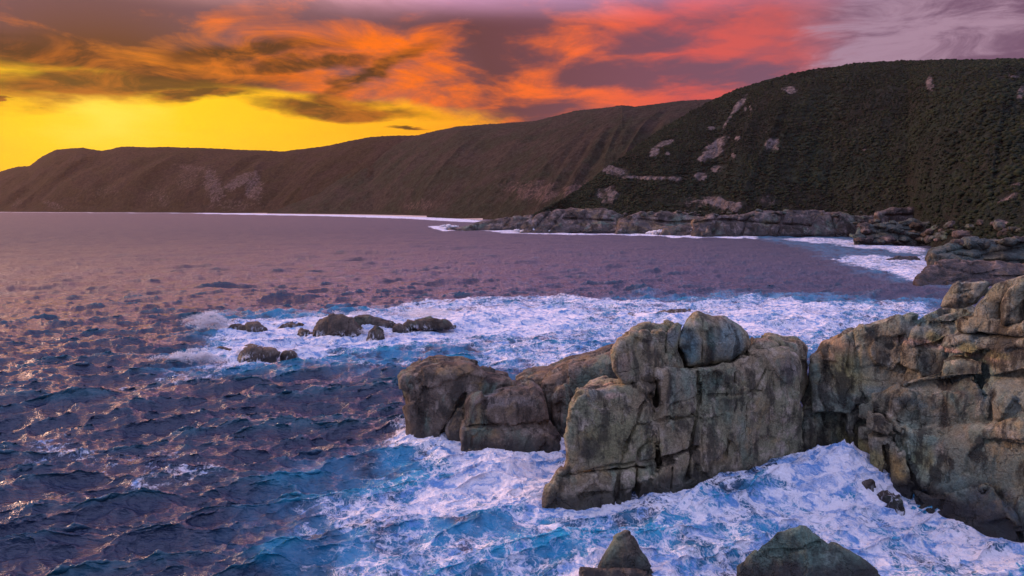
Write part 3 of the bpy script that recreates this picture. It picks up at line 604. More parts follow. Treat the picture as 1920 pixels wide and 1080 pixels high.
# right-hand cliff
PC = Plane((1600, 905), (1920, 1000), lean=0.12)
PK = Plane((1480, 884), (1610, 884), lean=0.06)
PU = Plane((1520, 880), (1700, 905), lean=0.26)
EB = [(2120, 980, 1), (2120, 1000, 1)]
blk = [
 block(PU.shift(3.0), [(1495, 720), (1530, 680), (1600, 645), (1700, 615), (1850, 600), (2120, 600), (2120, 1000, 1), (1490, 900, 1)], 9, .8, .12, .1),
 block(PC.shift(3.2), [(1600, 760), (1850, 640), (2120, 640), (2120, 1000, 1), (1590, 930, 1)], 9, .8, .12, .1),
 # upper slope behind the cleft, rising to the right
 block(PU, [(1518, 672), (1542, 646), (1580, 632), (1602, 617), (1615, 760), (1600, 780), (1520, 780)], 12, .8, .12, .4),
 block(PU.shift(-.3), [(1602, 618), (1650, 604), (1700, 590), (1722, 590), (1712, 740), (1680, 765), (1600, 770)], 13, .8, .12, .3),
 block(PU.shift(-1.2), [(1690, 640), (1700, 612), (1740, 592), (1800, 578), (1830, 590), (1850, 740), (1760, 752), (1690, 728)], 13, 1.0, .10, .6),
 block(PC.shift(3.2), [(1770, 600), (1830, 588), (1870, 610), (2120, 600), (2120, 735), (1760, 745), (1740, 700)], 13, 1.0, .10, .5),
 # boulders along the top
 block(PC.shift(2.6), [(1856, 640), (1862, 618), (1905, 612), (2120, 600), (2120, 700), (1850, 720)], 9, .8, .1, .4),
 # ledge recess band
 block(PC.shift(2.6), [(1668, 742), (1760, 736), (1860, 730), (1858, 800), (1700, 806), (1660, 790)], 11, .5, .05, .2),
 block(PC.shift(1.9), [(1850, 722), (1960, 712), (2120, 706), (2120, 820), (1850, 820)], 12, .6, .05, .2),
 # cleft blocks
 block(PK.shift(2.0), [(1505, 770), (1545, 765), (1548, 893, 1), (1508, 893, 1)], 6, .5, .05, .2),
 block(PK.shift(3.2), [(1540, 700), (1600, 700), (1600, 890, 1), (1540, 890, 1)], 8, .6, .05, .1),
 block(PK.shift(.6), [(1586, 768), (1626, 762), (1650, 776), (1650, 925, 1), (1600, 905, 1), (1592, 880)], 9, .6, .05, .2),
 block(PC.shift(-.3), [(1622, 770), (1700, 800), (1720, 975, 1), (1650, 950, 1), (1620, 905)], 11, .6, .1, .2),
 # lower wall
 block(PC.shift(.2), [(1682, 806), (1720, 800), (1850, 796), (1900, 800), (1905, 1000, 1), (1700, 975, 1), (1684, 905)], 13, 1.2, .1, .9),
 block(PC, [(1850, 800), (1900, 780), (2120, 770), (2120, 1070, 1), (1860, 1010, 1)], 14, 1.0, .1, .5),
 block(PC.shift(-.9), [(1640, 912), (1638, 862), (1650, 846), (1660, 848), (1663, 914)], 3, .45, .05, .15),
 block(PC.shift(-1.2), [(1663, 914), (1661, 848), (1672, 838), (1698, 850), (1702, 916)], 3, .6, .05, .4),
 block(PC.shift(-1.0), [(1690, 975, 1), (1700, 915), (1760, 925), (1830, 905), (1850, 900), (1900, 960), (1960, 1000, 1), (1930, 1040, 1)], 5, .9, .45, .2),
]
PT = PC.shift(2.2)
crk = [
 crack(PC.shift(2.4), [(1690, 735), (1740, 730), (1780, 728), (1840, 718), (1925, 710), (2100, 700)], .22, 1.5),
 crack(PC.shift(1.0), [(1655, 768), (1700, 802), (1750, 805), (1800, 800)], .18, 1.2),
 crack(PU, [(1597, 632), (1596, 660), (1594, 700)], .12, .8), crack(PU, [(1611, 650), (1608, 700), (1606, 740)], .06, .5), crack(PU, [(1555, 660), (1552, 690), (1545, 720)], .07, .6),
 crack(PU.shift(-1), [(1690, 657), (1720, 654), (1760, 648), (1775, 635)], .08, .5), crack(PU.shift(-1), [(1700, 610), (1760, 608), (1815, 605)], .07, .5),
 crack(PU, [(1694, 590), (1692, 615), (1688, 640)], .07, .5), crack(PU, [(1722, 588), (1724, 600)], .08, .6), crack(PU.shift(-1), [(1772, 640), (1778, 680), (1775, 710)], .07, .5),
 crack(PT, [(1862, 615), (1850, 650), (1848, 700)], .12, .8), crack(PT, [(1870, 628), (1925, 622), (2000, 615)], .12, .7), crack(PT, [(1880, 630), (1878, 700)], .06, .5),
 crack(PC, [(1850, 780), (1865, 810), (1885, 835), (1905, 850)], .1, .6), crack(PC.shift(1), [(1845, 825), (1920, 835)], .04, .3),
 crack(PK, [(1628, 765), (1630, 800), (1640, 850)], .08, .6), crack(PK, [(1590, 790), (1640, 785)], .08, .6), crack(PC, [(1692, 745), (1690, 795)], .07, .8), crack(PC.shift(2), [(1745, 760), (1820, 758)], .08, .6),
 crack(PC.shift(1), [(1900, 742), (1930, 740)], .05, .4), crack(PC, [(1662, 838), (1664, 915)], .08, .8), crack(PC, [(1855, 905), (1835, 920)], .05, .4),
]
bl = [(PU, 1575, 665, 30, 34, (.46, .27, .14), .9), (PU, 1595, 700, 40, 40, (.36, .30, .12), .9), (PU, 1635, 690, 26, 26, (.17, .20, .16), .6), (PU, 1660, 640, 44, 26, (.18, .14, .09), .7), (PU, 1645, 665, 20, 16, black, .5),
      (PU, 1730, 640, 40, 9, pink, .85), (PU, 1720, 705, 9, 4, (.5, .36, .2), .9), (PU, 1760, 615, 70, 20, (.30, .27, .22), .7), (PU, 1765, 690, 46, 36, (.16, .20, .18), .7), (PU, 1742, 668, 12, 12, black, .6),
      (PC, 1870, 670, 14, 16, (.26, .23, .08), .8), (PC, 1905, 680, 30, 10, (.28, .25, .10), .8), (PC, 1890, 645, 36, 20, (.15, .20, .18), .6),
      (PC, 1685, 875, 20, 34, (.42, .28, .10), 1), (PC, 1648, 865, 12, 20, (.36, .30, .11), .9), (PC, 1650, 900, 12, 16, (.17, .21, .15), .8), (PC, 1755, 860, 50, 56, (.30, .36, .27), 1), (PC, 1745, 870, 12, 40, (.46, .44, .22), 1), (PC, 1770, 848, 8, 20, (.42, .35, .26), .8),
      (PC, 1830, 860, 50, 60, (.22, .19, .11), .6), (PC, 1800, 910, 40, 24, (.15, .22, .19), .8), (PC, 1900, 900, 60, 60, (.14, .20, .16), .6), (PC, 1740, 770, 50, 10, (.12, .19, .19), .5), (PC, 1885, 750, 40, 20, (.15, .19, .18), .5), (PC, 1860, 745, 16, 40, black, .7),
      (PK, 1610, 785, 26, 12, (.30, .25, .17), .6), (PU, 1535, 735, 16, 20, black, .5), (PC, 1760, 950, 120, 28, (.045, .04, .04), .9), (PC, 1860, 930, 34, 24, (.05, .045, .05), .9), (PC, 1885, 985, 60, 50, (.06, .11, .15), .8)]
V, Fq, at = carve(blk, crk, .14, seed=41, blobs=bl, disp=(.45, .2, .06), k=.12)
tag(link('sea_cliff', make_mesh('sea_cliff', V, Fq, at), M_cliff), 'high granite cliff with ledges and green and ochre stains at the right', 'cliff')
tops = [([(1748, 582), (1756, 556), (1778, 532), (1828, 525), (1842, 531), (1822, 572), (1784, 581)], 'ribbed green-grey boulder at the left end of the cliff top', 3.4, [[(1770, 536), (1760, 575)], [(1775, 555), (1830, 545)], [(1772, 567), (1822, 558)]]),
        ([(1806, 600), (1822, 566), (1848, 532), (1900, 517), (1990, 506), (1990, 560), (1866, 572), (1862, 612), (1830, 614)], 'broad pale slab boulder behind the rounded cliff top boulders', 3.6, [[(1824, 568), (1862, 566)]]),
        ([(1864, 612), (1862, 572), (1872, 545), (1896, 532), (1918, 528), (1902, 556), (1904, 606), (1880, 614)], 'tall rounded boulder with a dark joint across it on the cliff top', 2.4, [[(1864, 567), (1904, 558)]]),
        ([(1905, 604), (1902, 562), (1922, 534), (1990, 522), (2060, 530), (2060, 612), (1925, 614)], 'rounded boulder at the right edge of the cliff top', 2.2, [])]
for n_, (pp, lb_, sh_, cks) in enumerate(tops):
    V, Fq, at = carve([block(PC.shift(sh_), pp, 7, .9, .12, .7)], [crack(PC.shift(sh_ + .2), c, .07, .5) for c in cks], .12, seed=50 + n_, disp=(.25, .1, .04),
                      blobs=[(PC, 1840, 590, 40, 26, (.33, .29, .23), .7), (PC, 1880, 545, 26, 20, (.30, .28, .22), .6), (PC, 1895, 590, 26, 18, (.15, .19, .17), .5)])
    tag(link('cliff_top_boulder', make_mesh('cliff_top_boulder', V, Fq, at), M_cliff), lb_, 'boulder')

# small rocks at the foot of the cleft and foreground
def simple_rock(name, label, pl, pts, th, r, seed, mat, h=.12, rf=.4, tp=.15, disp=(.3, .12, .04), cracks=(), blobs=(), group=None, cat='rock', k=0.0, ds=3.2):
    bs = pts if isinstance(pts[0], dict) else [block(pl, pts, th, r, tp, rf)]
    V, Fq, at = carve(bs, list(cracks), h, seed=seed, disp=disp, blobs=blobs, k=k, dscale=ds)
    return tag(link(name, make_mesh(name, V, Fq, at), mat), label, cat, group)
PF1 = Plane((1170, 1092), (1230, 1092), lean=.5)
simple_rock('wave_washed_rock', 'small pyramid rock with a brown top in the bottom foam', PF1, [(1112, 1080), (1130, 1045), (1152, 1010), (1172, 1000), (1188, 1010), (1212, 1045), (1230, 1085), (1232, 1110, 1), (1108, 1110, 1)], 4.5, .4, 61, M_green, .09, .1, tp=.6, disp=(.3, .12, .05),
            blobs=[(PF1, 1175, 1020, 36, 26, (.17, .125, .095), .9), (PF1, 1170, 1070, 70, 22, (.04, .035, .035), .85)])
simple_rock('wave_washed_rock', 'flat black ledge with a thin run of white water below the pyramid rock', PF1.shift(-1.2), [(1085, 1066), (1110, 1064), (1230, 1078), (1235, 1120, 1), (1080, 1120, 1)], 3, .3, 62, M_low, .1, .1, tp=.6)
PF2 = Plane((1500, 1108), (1640, 1108), lean=.45)
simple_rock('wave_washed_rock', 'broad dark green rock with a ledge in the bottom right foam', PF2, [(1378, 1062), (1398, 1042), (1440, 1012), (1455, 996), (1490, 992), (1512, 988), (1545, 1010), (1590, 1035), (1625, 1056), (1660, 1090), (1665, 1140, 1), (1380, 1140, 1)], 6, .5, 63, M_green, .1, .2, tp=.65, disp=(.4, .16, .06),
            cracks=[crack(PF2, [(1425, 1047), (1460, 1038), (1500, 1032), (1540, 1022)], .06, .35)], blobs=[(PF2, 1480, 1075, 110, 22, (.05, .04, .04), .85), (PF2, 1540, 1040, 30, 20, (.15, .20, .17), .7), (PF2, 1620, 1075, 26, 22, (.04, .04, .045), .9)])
PZ = Plane((1640, 945), (1700, 960), lean=.1)
simple_rock('wave_washed_rock', 'dark block with a white trickle down it at the foot of the cliff', PZ, [(1640, 935), (1655, 925), (1672, 926), (1690, 945), (1700, 985, 1), (1645, 985, 1)], 3, .4, 64, M_surf, .1, .1)
simple_rock('wave_washed_rock', 'black wet block just right of the cleft waterfall', PZ.shift(.6), [(1606, 912), (1612, 904), (1636, 905), (1640, 930), (1640, 960, 1), (1606, 960, 1)], 3, .35, 65, M_surf, .1, .1)
PM = Plane((1545, 935), (1600, 935), lean=.6)
simple_rock('wave_washed_rock', 'dark rock barely breaking the foam inside the cleft', PM.shift(1.2), [(1500, 934), (1515, 929), (1545, 930), (1568, 936), (1572, 950, 1), (1496, 950, 1)], 1.5, .3, 66, M_surf, .1, .1)

# rocks out in the surf (about 130 m off)
def surf_rock(label, pts, vb, th, r, seed, lean=.25, rf=.6, cat='rock', disp=(.35, .2, .07)):
    uc = sum(q[0] for q in pts) / len(pts); pl = Plane((uc, vb), (uc + 30, vb), lean=lean)
    us_ = [q[0] for q in pts]
    pp = pts + [(max(us_), vb + 12, 1), (min(us_), vb + 12, 1)]
    return simple_rock('surf_rock', label, pl, pp, th, r, seed, M_surf, .2, rf, .15, disp, cat=cat, k=0)
surf_rock('tallest dark domed rock in the middle of the surf', [(582, 634), (584, 618), (598, 602), (622, 594), (640, 592), (662, 600), (676, 616), (680, 632)], 634, 8, 1.6, 71)
surf_rock('long low dark rock behind the tallest surf rock', [(655, 606), (668, 594), (690, 592), (712, 600), (732, 608), (728, 618), (660, 622)], 622, 6, 1.0, 72)
surf_rock('small rock veiled by falling water right of the tallest surf rock', [(648, 632), (652, 618), (668, 612), (680, 618), (684, 632)], 634, 4, .8, 73)
surf_rock('small round rock with white water pouring round it', [(688, 638), (692, 622), (704, 616), (716, 622), (722, 636)], 638, 4, .8, 74)
surf_rock('small dark rock at the left foot of the long ridged surf rock', [(734, 622), (738, 611), (750, 607), (762, 612), (768, 624)], 624, 4, .8, 75)
surf_rock('long ridged surf rock trailing to a low right end', [(750, 612), (762, 600), (775, 604), (795, 598), (812, 596), (826, 604), (834, 599), (846, 604), (856, 616), (812, 622), (770, 620)], 622, 6, .9, 76)
surf_rock('low brown rock awash beside the tall burst of spray', [(424, 624), (432, 614), (460, 609), (482, 608), (500, 618)], 626, 5, .7, 77)
surf_rock('flat sliver of rock between the spray and the tallest surf rock', [(512, 622), (530, 612), (552, 607), (568, 610), (572, 618)], 621, 4, .6, 78)
surf_rock('small dark rock at the lower left of the surf', [(404, 662), (410, 655), (424, 656), (438, 664)], 666, 3, .5, 79)
surf_rock('flat brown rock with white runnels at the near edge of the surf', [(444, 674), (450, 660), (470, 654), (500, 657), (520, 656), (528, 666), (518, 676)], 677, 6, .8, 80)
surf_rock('pointed dark rock poking out behind the runnelled surf rock', [(446, 664), (452, 655), (470, 650), (498, 651), (480, 658)], 662, 4, .5, 81)
surf_rock('dark nub of rock in the foam just left of the tallest surf rock', [(556, 628), (562, 620), (574, 618), (584, 624)], 629, 3, .5, 84)
surf_rock('low wet rock joining the tallest surf rock to the ridged one', [(704, 614), (716, 606), (736, 606), (748, 614)], 617, 4, .5, 85)
surf_rock('small low wet rock right of the flat brown surf rock', [(528, 668), (536, 662), (548, 663), (554, 670)], 671, 3, .4, 86)
surf_rock('small dark hump in the foam left of the stack top', [(1166, 598), (1176, 591), (1188, 589), (1202, 595), (1208, 598)], 598.5, 5, .6, 82)
surf_rock('flat reef awash in foam just behind the stack top', [(1222, 594), (1234, 587), (1262, 583), (1292, 582), (1306, 587), (1290, 592)], 594, 7, .5, 83)

# ------------------------------------------------------------------ far shore rocks
def shore(label, pts, vb, th, r, seed, h, mat=M_shore, lean=1.5, rf=1.5, name='rock_shelf', cracks=(), tp=.1):
    uc = sum(q[0] for q in pts) / len(pts); pl = Plane((uc, vb), (uc + 30, vb), lean=lean)
    us_ = [q[0] for q in pts]; bot = [(max(us_), vb + 3, 1), (min(us_), vb + 3, 1)]
    return simple_rock(name, label, pl, pts + bot, th, r, seed, mat, h, rf, tp, (r * .5, r * .17, r * .10), [crack(pl, c, r * .16, r * .8) for c in cracks], ds=r * 3.2, cat='rock', k=r * .1)
shore('low tongue of dark rock running out to its tip in the bay', [(840, 430), (870, 424), (905, 415), (950, 408), (1000, 404), (1010, 432), (920, 433)], 432, 60, 4, 91, 1.1, cracks=[[(900, 418), (890, 430)], [(960, 410), (940, 430)]])
shore('domed grey rock platform at the widest part of the dark rock tongue', [(975, 434), (985, 418), (1010, 404), (1040, 394), (1075, 389), (1110, 392), (1150, 396), (1170, 404), (1160, 438), (1060, 438)], 437, 60, 5, 92, 1.1, cracks=[[(1030, 400), (1000, 432)], [(1060, 395), (1040, 420), (1030, 436)], [(1100, 396), (1090, 436)], [(1060, 410), (1150, 415)]])
shore('rounded grey slab with a dark hollow beneath it on the far shore', [(1150, 438), (1160, 412), (1200, 400), (1250, 397), (1300, 402), (1335, 408), (1330, 440), (1220, 440)], 439, 50, 5, 93, 1.0, cracks=[[(1200, 412), (1260, 418), (1320, 415)], [(1185, 402), (1175, 436)]])
shore('low boulder slab awash under the middle of the far shelf', [(1235, 442), (1245, 428), (1275, 422), (1305, 426), (1320, 442)], 442, 14, 3, 94, .8, rf=.5)
shore('long pale topped shelf with a deep shadowed front along the far shore', [(1298, 441), (1295, 416), (1320, 404), (1380, 402), (1440, 396), (1500, 395), (1560, 397), (1600, 404), (1650, 406), (1655, 440), (1560, 446), (1400, 446)], 444, 50, 4.5, 95, .9, rf=2.5, lean=.8, cracks=[[(1300, 418), (1360, 412), (1420, 418), (1520, 424)], [(1345, 405), (1335, 440)], [(1470, 400), (1462, 440)], [(1560, 402), (1570, 444)], [(1420, 400), (1400, 415), (1395, 440)]])
shore('high pale slab with an orange stained underside above the boulders', [(1640, 420), (1642, 398), (1680, 389), (1740, 386), (1790, 390), (1822, 394), (1826, 408), (1800, 420), (1720, 424)], 447, 40, 3.5, 96, .8, rf=2.0, lean=.15, cracks=[[(1660, 404), (1740, 402), (1810, 405)]])
shore('dark rubble bench below the orange stained slab', [(1600, 452), (1610, 424), (1650, 418), (1720, 416), (1800, 416), (1840, 420), (1850, 458), (1740, 468), (1660, 460)], 460, 34, 2.5, 97, .7, mat=M_shoreg, lean=.9, rf=.6, cracks=[[(1620, 440), (1700, 432), (1800, 436)], [(1680, 420), (1690, 455)], [(1750, 420), (1745, 460)]])
shore('green stained sloping rock apron running into the right edge', [(1735, 486), (1745, 470), (1790, 455), (1860, 450), (1960, 452), (2150, 450), (2150, 540), (1900, 540), (1800, 520)], 512, 50, 3, 98, .6, mat=M_shoreg, lean=1.3, rf=1.5, cracks=[[(1780, 475), (1850, 490), (1950, 492)], [(1800, 500), (1870, 475), (1960, 462)], [(1760, 480), (1820, 466)]])
shore('smooth purple-grey slab sloping into the surf below the green apron', [(1712, 530), (1730, 505), (1770, 488), (1850, 492), (1960, 500), (2150, 500), (2150, 560), (1800, 556)], 536, 34, 2, 99, .5, lean=1.6, rf=1.0, cracks=[[(1760, 500), (1850, 520), (1950, 520)], [(1790, 530), (1870, 510)]])
shore('thin reef of rock awash between two white breakers on the right', [(1660, 487), (1680, 481), (1720, 480), (1725, 487)], 488.5, 8, .8, 100, .4, rf=.2)
shore('big rounded pale boulder at the right edge of the far shore', [(1898, 458), (1900, 438), (1912, 430), (1930, 426), (1950, 432), (1952, 460)], 466, 14, 2.5, 101, .5, lean=.6, name='shore_boulder')
shore('upright orange boulder standing on the right slope', [(1876, 416), (1876, 406), (1884, 402), (1888, 408), (1888, 418)], 432, 5, 1, 102, .4, lean=1.0, name='shore_boulder')

# jumbled boulders on the far right shore: four shapes copied
protos = []
for k_ in range(5):
    me_pl = Plane((960, 700), (1000, 700), lean=.1); P0 = me_pl.pt(960, 660)
    n_ = 6 + k_; rr = RNG.uniform(.75, 1.1, n_)
    pts = np.array([(math.cos(a) * rr[i_] * 1.3, math.sin(a) * rr[i_] * .8) for i_, a in enumerate(np.linspace(0, 2 * math.pi, n_, endpoint=False))])
    b = dict(pl=Plane.__new__(Plane), P=pts * 1.0, th=1.9, r=.4, tp=.05, rf=.3); b['pl'].s = 0; b['pl'].y0 = -.95; b['pl'].l = .1
    V, Fq, at = carve([b], [], .11, disp=(.22, .1, .03), dscale=1.4, seed=110 + k_, zmin=-1.6)
    protos.append(make_mesh('shore_boulder', V, Fq, at))
spots = []
def jum(u, v, s, z): spots.append((u, v, s, z))
for _ in range(70):
    u = RNG.uniform(1600, 1915); a = (u - 1600) / 315; v = RNG.uniform(412 + a * 2, 452 + a * 6); jum(u, v, RNG.uniform(1.2, 3.2) * (1.25 if v > 436 else 1), None)
for _ in range(32):
    u = RNG.uniform(1170, 1620); jum(u, RNG.uniform(393, 404), RNG.uniform(1.0, 2.2), None)
for _ in range(18):
    u = RNG.uniform(1540, 1740); jum(u, np.interp(u, [1540, 1640, 1740], [446, 452, 470]) - RNG.uniform(0, 6), RNG.uniform(1.5, 2.6), None)
M_jum = [M_shore, M_shoreg]
tv = []
for o in col.objects:
    if o.type == 'MESH' and (o.name == 'hill.003' or o.name.startswith('rock_shelf')):
        a = np.empty(len(o.data.vertices) * 3, np.float32); o.data.vertices.foreach_get('co', a); tv.append(a.reshape(-1, 3))
tv = np.concatenate(tv); rel = tv - np.array([0, 0, H]); zc2 = rel[:, 1] * math.cos(TH) - rel[:, 2] * math.sin(TH)
tu = 960 + F * rel[:, 0] / zc2; tvv = 540 - F * (rel[:, 1] * math.sin(TH) + rel[:, 2] * math.cos(TH)) / zc2
for n_, (u, v, s, z) in enumerate(spots):
    kk = np.nonzero((np.abs(tu - u) < 2.5) & (np.abs(tvv - v) < 1.6))[0]
    if not len(kk): continue
    P = tv[kk[np.argmin(zc2[kk])]]; me = protos[n_ % 5]
    o = bpy.data.objects.new('shore_boulder', me); col.objects.link(o)
    if not me.materials: me.materials.append(M_jum[(n_ % 5) % 2])
    o.location = (P[0], P[1], max(P[2] + s * .1, .3)); o.scale = (s * RNG.uniform(.9, 1.5), s * RNG.uniform(.9, 1.4), s * RNG.uniform(.7, 1.1)); o.rotation_euler = (RNG.uniform(-.2, .2), RNG.uniform(-.25, .25), RNG.uniform(0, 6.28))
    if u < 1560 and v < 405: tag(o, ('small ' if s < 1.5 else '') + 'grey boulder at the foot of the dark hillside above the ' + ('long pale shelf' if u > 1310 else 'hollowed slab'), 'boulder', 'boulders along the foot of the hillside')
    else: tag(o, ('big ' if s > 2.9 else 'small ' if s < 1.9 else 'mid-size ') + ('flat-topped ' if n_ % 5 < 2 else 'blocky ' if n_ % 5 < 4 else 'rounded ') + 'boulder ' + ('by the breakers' if v > 440 else 'halfway up' if v > 425 else 'high on the bank') + (' at the right edge' if u > 1830 else ' beside the orange slab' if u > 1760 else ' below the orange slab' if u > 1680 else ' beyond the pale shelf'), 'boulder', 'boulders jumbled on the right-hand shore')

# ------------------------------------------------------------------ sea
feet = []
for o in col.objects:
    if o.type == 'MESH' and o.name.split('.')[0] in ('sea_stack', 'sea_rock', 'sea_cliff', 'wave_washed_rock', 'surf_rock'):
        a = np.empty(len(o.data.vertices) * 3, np.float32); o.data.vertices.foreach_get('co', a); a = a.reshape(-1, 3)
        feet.append(a[(np.abs(a[:, 2]) < .5)][:, :2])
feet = np.concatenate(feet); GR = .35; gx0, gy0 = -70.0, 30.0; gn = (440, 460)
occ = np.zeros(gn, np.float32); fi_ = ((feet - (gx0, gy0)) / GR).astype(int); ok = (fi_ >= 0).all(1) & (fi_[:, 0] < gn[0]) & (fi_[:, 1] < gn[1]); occ[fi_[ok, 0], fi_[ok, 1]] = 1
nearf = occ.copy(); cur = occ.copy()
for it in range(9):
    c2 = cur.copy()
    for sx, sy in ((1, 0), (-1, 0), (0, 1), (0, -1)) + (((1, 1), (-1, -1), (1, -1), (-1, 1)) if it % 2 else ()): c2 = np.maximum(c2, np.roll(cur, (sx, sy), (0, 1)))
    cur = c2; nearf = np.maximum(nearf, cur * (1 - (it + 1) / 10))
def ocean_tile(n, L, wind, wl, small, seed, spread=2.0):
    r = np.random.default_rng(seed); k1 = np.fft.fftfreq(n, L / n) * 2 * np.pi; kx, ky = np.meshgrid(k1, k1, indexing='ij')
    k = np.sqrt(kx ** 2 + ky ** 2); k[0, 0] = 1; Lp = wl / (2 * np.pi)
    cw = (kx * wind[0] + ky * wind[1]) / k
    A = np.exp(-1 / (k * Lp) ** 2) / k ** 3.6 * (np.abs(cw) ** spread + .04) * np.exp(-(k * small) ** 2); A[0, 0] = 0
    h = (r.normal(size=(n, n)) + 1j * r.normal(size=(n, n))) * np.sqrt(A)
    hz = np.fft.ifft2(h).real; hx = np.fft.ifft2(-1j * kx / k * h).real; hy = np.fft.ifft2(-1j * ky / k * h).real
    s = hz.std(); return np.stack([hx, hy, hz], -1).astype(np.float32) / s
def sample(tile, x, y, L):
    n = tile.shape[0]; fx = (x / L) * n; fy = (y / L) * n; ix = np.floor(fx).astype(np.int64); iy = np.floor(fy).astype(np.int64)
    tx = (fx - ix)[:, None]; ty = (fy - iy)[:, None]; ix %= n; iy %= n; jx = (ix + 1) % n; jy = (iy + 1) % n
    return (tile[ix, iy] * (1 - tx) + tile[jx, iy] * tx) * (1 - ty) + (tile[ix, jy] * (1 - tx) + tile[jx, jy] * tx) * ty
wd = np.array([.42, -.91]); wd /= np.linalg.norm(wd)
wd2 = np.array([.15, -.99]); wd2 /= np.linalg.norm(wd2)
T1 = ocean_tile(1024, 149.0, wd, 12.0, .08, 1, 11.0); T2 = ocean_tile(512, 37.0, wd2, 3.6, .035, 2, 7.0); T3 = ocean_tile(512, 611.0, wd2, 26.0, 1.6, 3, 9.0)
rs = [4.0]
while rs[-1] < 4000:
    r = rs[-1]; rs.append(r + max(.085, min((.62 if r < 110 else .42) * r * r / (683 * H), r * .05)))
rs = np.array(rs); azs = np.concatenate([np.linspace(-math.pi, -.76, 160)[:-1], np.linspace(-.76, .76, 1400), np.linspace(.76, math.pi, 160)[1:]])
R, A = np.meshgrid(rs, azs, indexing='ij'); X = (R * np.sin(A)).ravel(); Y = (R * np.cos(A)).ravel(); Rr = R.ravel()
dr = np.gradient(rs); DR = np.repeat(dr, len(azs))
f1 = np.clip(1.15 - DR / 11.0, 0, 1) ** 2.2 * (1 - .42 * sstep(Rr, 80, 250)); f2 = np.clip(1.3 - DR / 1.9, 0, 1); f3 = np.clip(1.8 - DR / 14, 0, 1)
D1 = sample(T1, X, Y, 149.0); D2 = sample(T2, X + 3, Y, 37.0); D3 = sample(T3, X, Y + 50, 611.0)
# foam density painted in plan from the places where the photograph shows white water
pos2 = np.stack([X, Y, np.zeros_like(X)], 1).astype(np.float32)
near = Rr < 1500
foam = np.zeros(len(X), np.float32); aer = np.zeros(len(X), np.float32)
def poly_ground(pts): return np.array([g(*p)[:2] for p in pts])
dens_n = np.zeros(len(X), np.float32); dens_n[near] = fbm(pos2[near] * np.array([1, .55, 1]), 9.0, 4, .6)
dens_f = np.zeros(len(X), np.float32); nr2 = Rr < 500; dens_f[nr2] = fbm(pos2[nr2] * np.array([.8, 1.3, 1]) + 40, 2.6, 4, .62)
def add_foam(pts, val, soft, amp=None, target='foam'):
    global foam, aer
    P = poly_ground(pts); b0 = P.min(0) - soft * 3 - 4; b1 = P.max(0) + soft * 3 + 4
    s = np.nonzero((X > b0[0]) & (X < b1[0]) & (Y > b0[1]) & (Y < b1[1]))[0]
    d = poly_sdf(X[s], Y[s], P) + dens_n[s] * soft * 1.6 + dens_f[s] * soft * .7
    f = val * (1 - sstep(d, -soft, soft)) * (1 + (.42 * np.clip(dens_n[s], -1, .35) if target == 'foam' else 0))
    if target == 'foam': foam[s] = np.maximum(foam[s], f)
    else: aer[s] = np.maximum(aer[s], f)
# middle band of surf
add_foam([(340, 690), (410, 600), (480, 594), (640, 588), (720, 572), (860, 560), (1060, 554), (1250, 566), (1400, 552), (1560, 568), (1760, 570), (1780, 640), (1500, 660), (1180, 640), (1100, 640), (900, 650), (640, 668), (560, 690), (440, 694)], .62, 5)
add_foam([(400, 665), (430, 604), (560, 600), (760, 596), (900, 612), (860, 640), (640, 662), (540, 688), (450, 690)], .86, 3)
add_foam([(760, 600), (900, 575), (1080, 572), (1130, 600), (1040, 640), (880, 632)], .9, 5)
add_foam([(1120, 610), (1300, 584), (1480, 560), (1600, 575), (1560, 640), (1300, 640)], .80, 5)
add_foam([(900, 640), (1150, 640), (1150, 700), (980, 690), (860, 678)], .62, 4)
add_foam([(940, 672), (1150, 640), (1150, 680), (960, 690)], .9, 3, target='aer')
add_foam([(560, 690), (760, 670), (900, 660), (1000, 690), (800, 705)], .42, 5)
# pool between low rocks and the stack
add_foam([(770, 870), (800, 842), (900, 850), (1000, 845), (1058, 838), (1060, 880), (1020, 940), (1000, 975), (880, 975), (760, 985), (740, 920), (840, 880)], .80, 1.6)
add_foam([(880, 850), (1058, 842), (1050, 900), (1000, 930), (860, 930)], .95, 1.2)
add_foam([(560, 1010), (600, 930), (760, 880), (840, 870), (860, 990), (720, 1030)], .62, 3)
add_foam([(560, 1080), (700, 960), (780, 830), (1060, 840), (1100, 1100), (700, 1140)], .48, 3.5)
# white water in front of the stack and cliff
add_foam([(980, 980), (1060, 965), (1200, 945), (1300, 935), (1420, 925), (1520, 885), (1620, 890), (1700, 975), (1820, 960), (1960, 1010), (2200, 1060), (2200, 1200), (1600, 1200), (1100, 1110), (1000, 1040)], .60, 1.4)
add_foam([(1240, 1000), (1340, 965), (1470, 920), (1560, 905), (1640, 940), (1760, 980), (1900, 1010), (2200, 1080), (2200, 1200), (1640, 1180), (1400, 1040), (1240, 1100), (1200, 1050)], .76, 1.3)
add_foam([(1420, 930), (1520, 890), (1610, 886), (1640, 930), (1540, 960)], 1.05, 1.0)
add_foam([(960, 1000), (1080, 970), (1200, 960), (1240, 1020), (1100, 1090), (900, 1100)], .60, 2)
add_foam([(620, 1100), (700, 850), (900, 840), (1060, 860), (1200, 960), (1600, 900), (2200, 1000), (2200, 1300), (600, 1300)], 1.0, 2.5, target='aer')
add_foam([(420, 1080), (560, 860), (740, 830), (760, 1200), (420, 1200)], .5, 4, target='aer')
add_foam([(300, 700), (420, 590), (800, 570), (1400, 548), (1780, 560), (1700, 660), (1150, 700), (700, 700)], .8, 6, target='aer')
add_foam([(640, 840), (700, 800), (760, 840), (740, 900), (640, 900)], .3, 3)
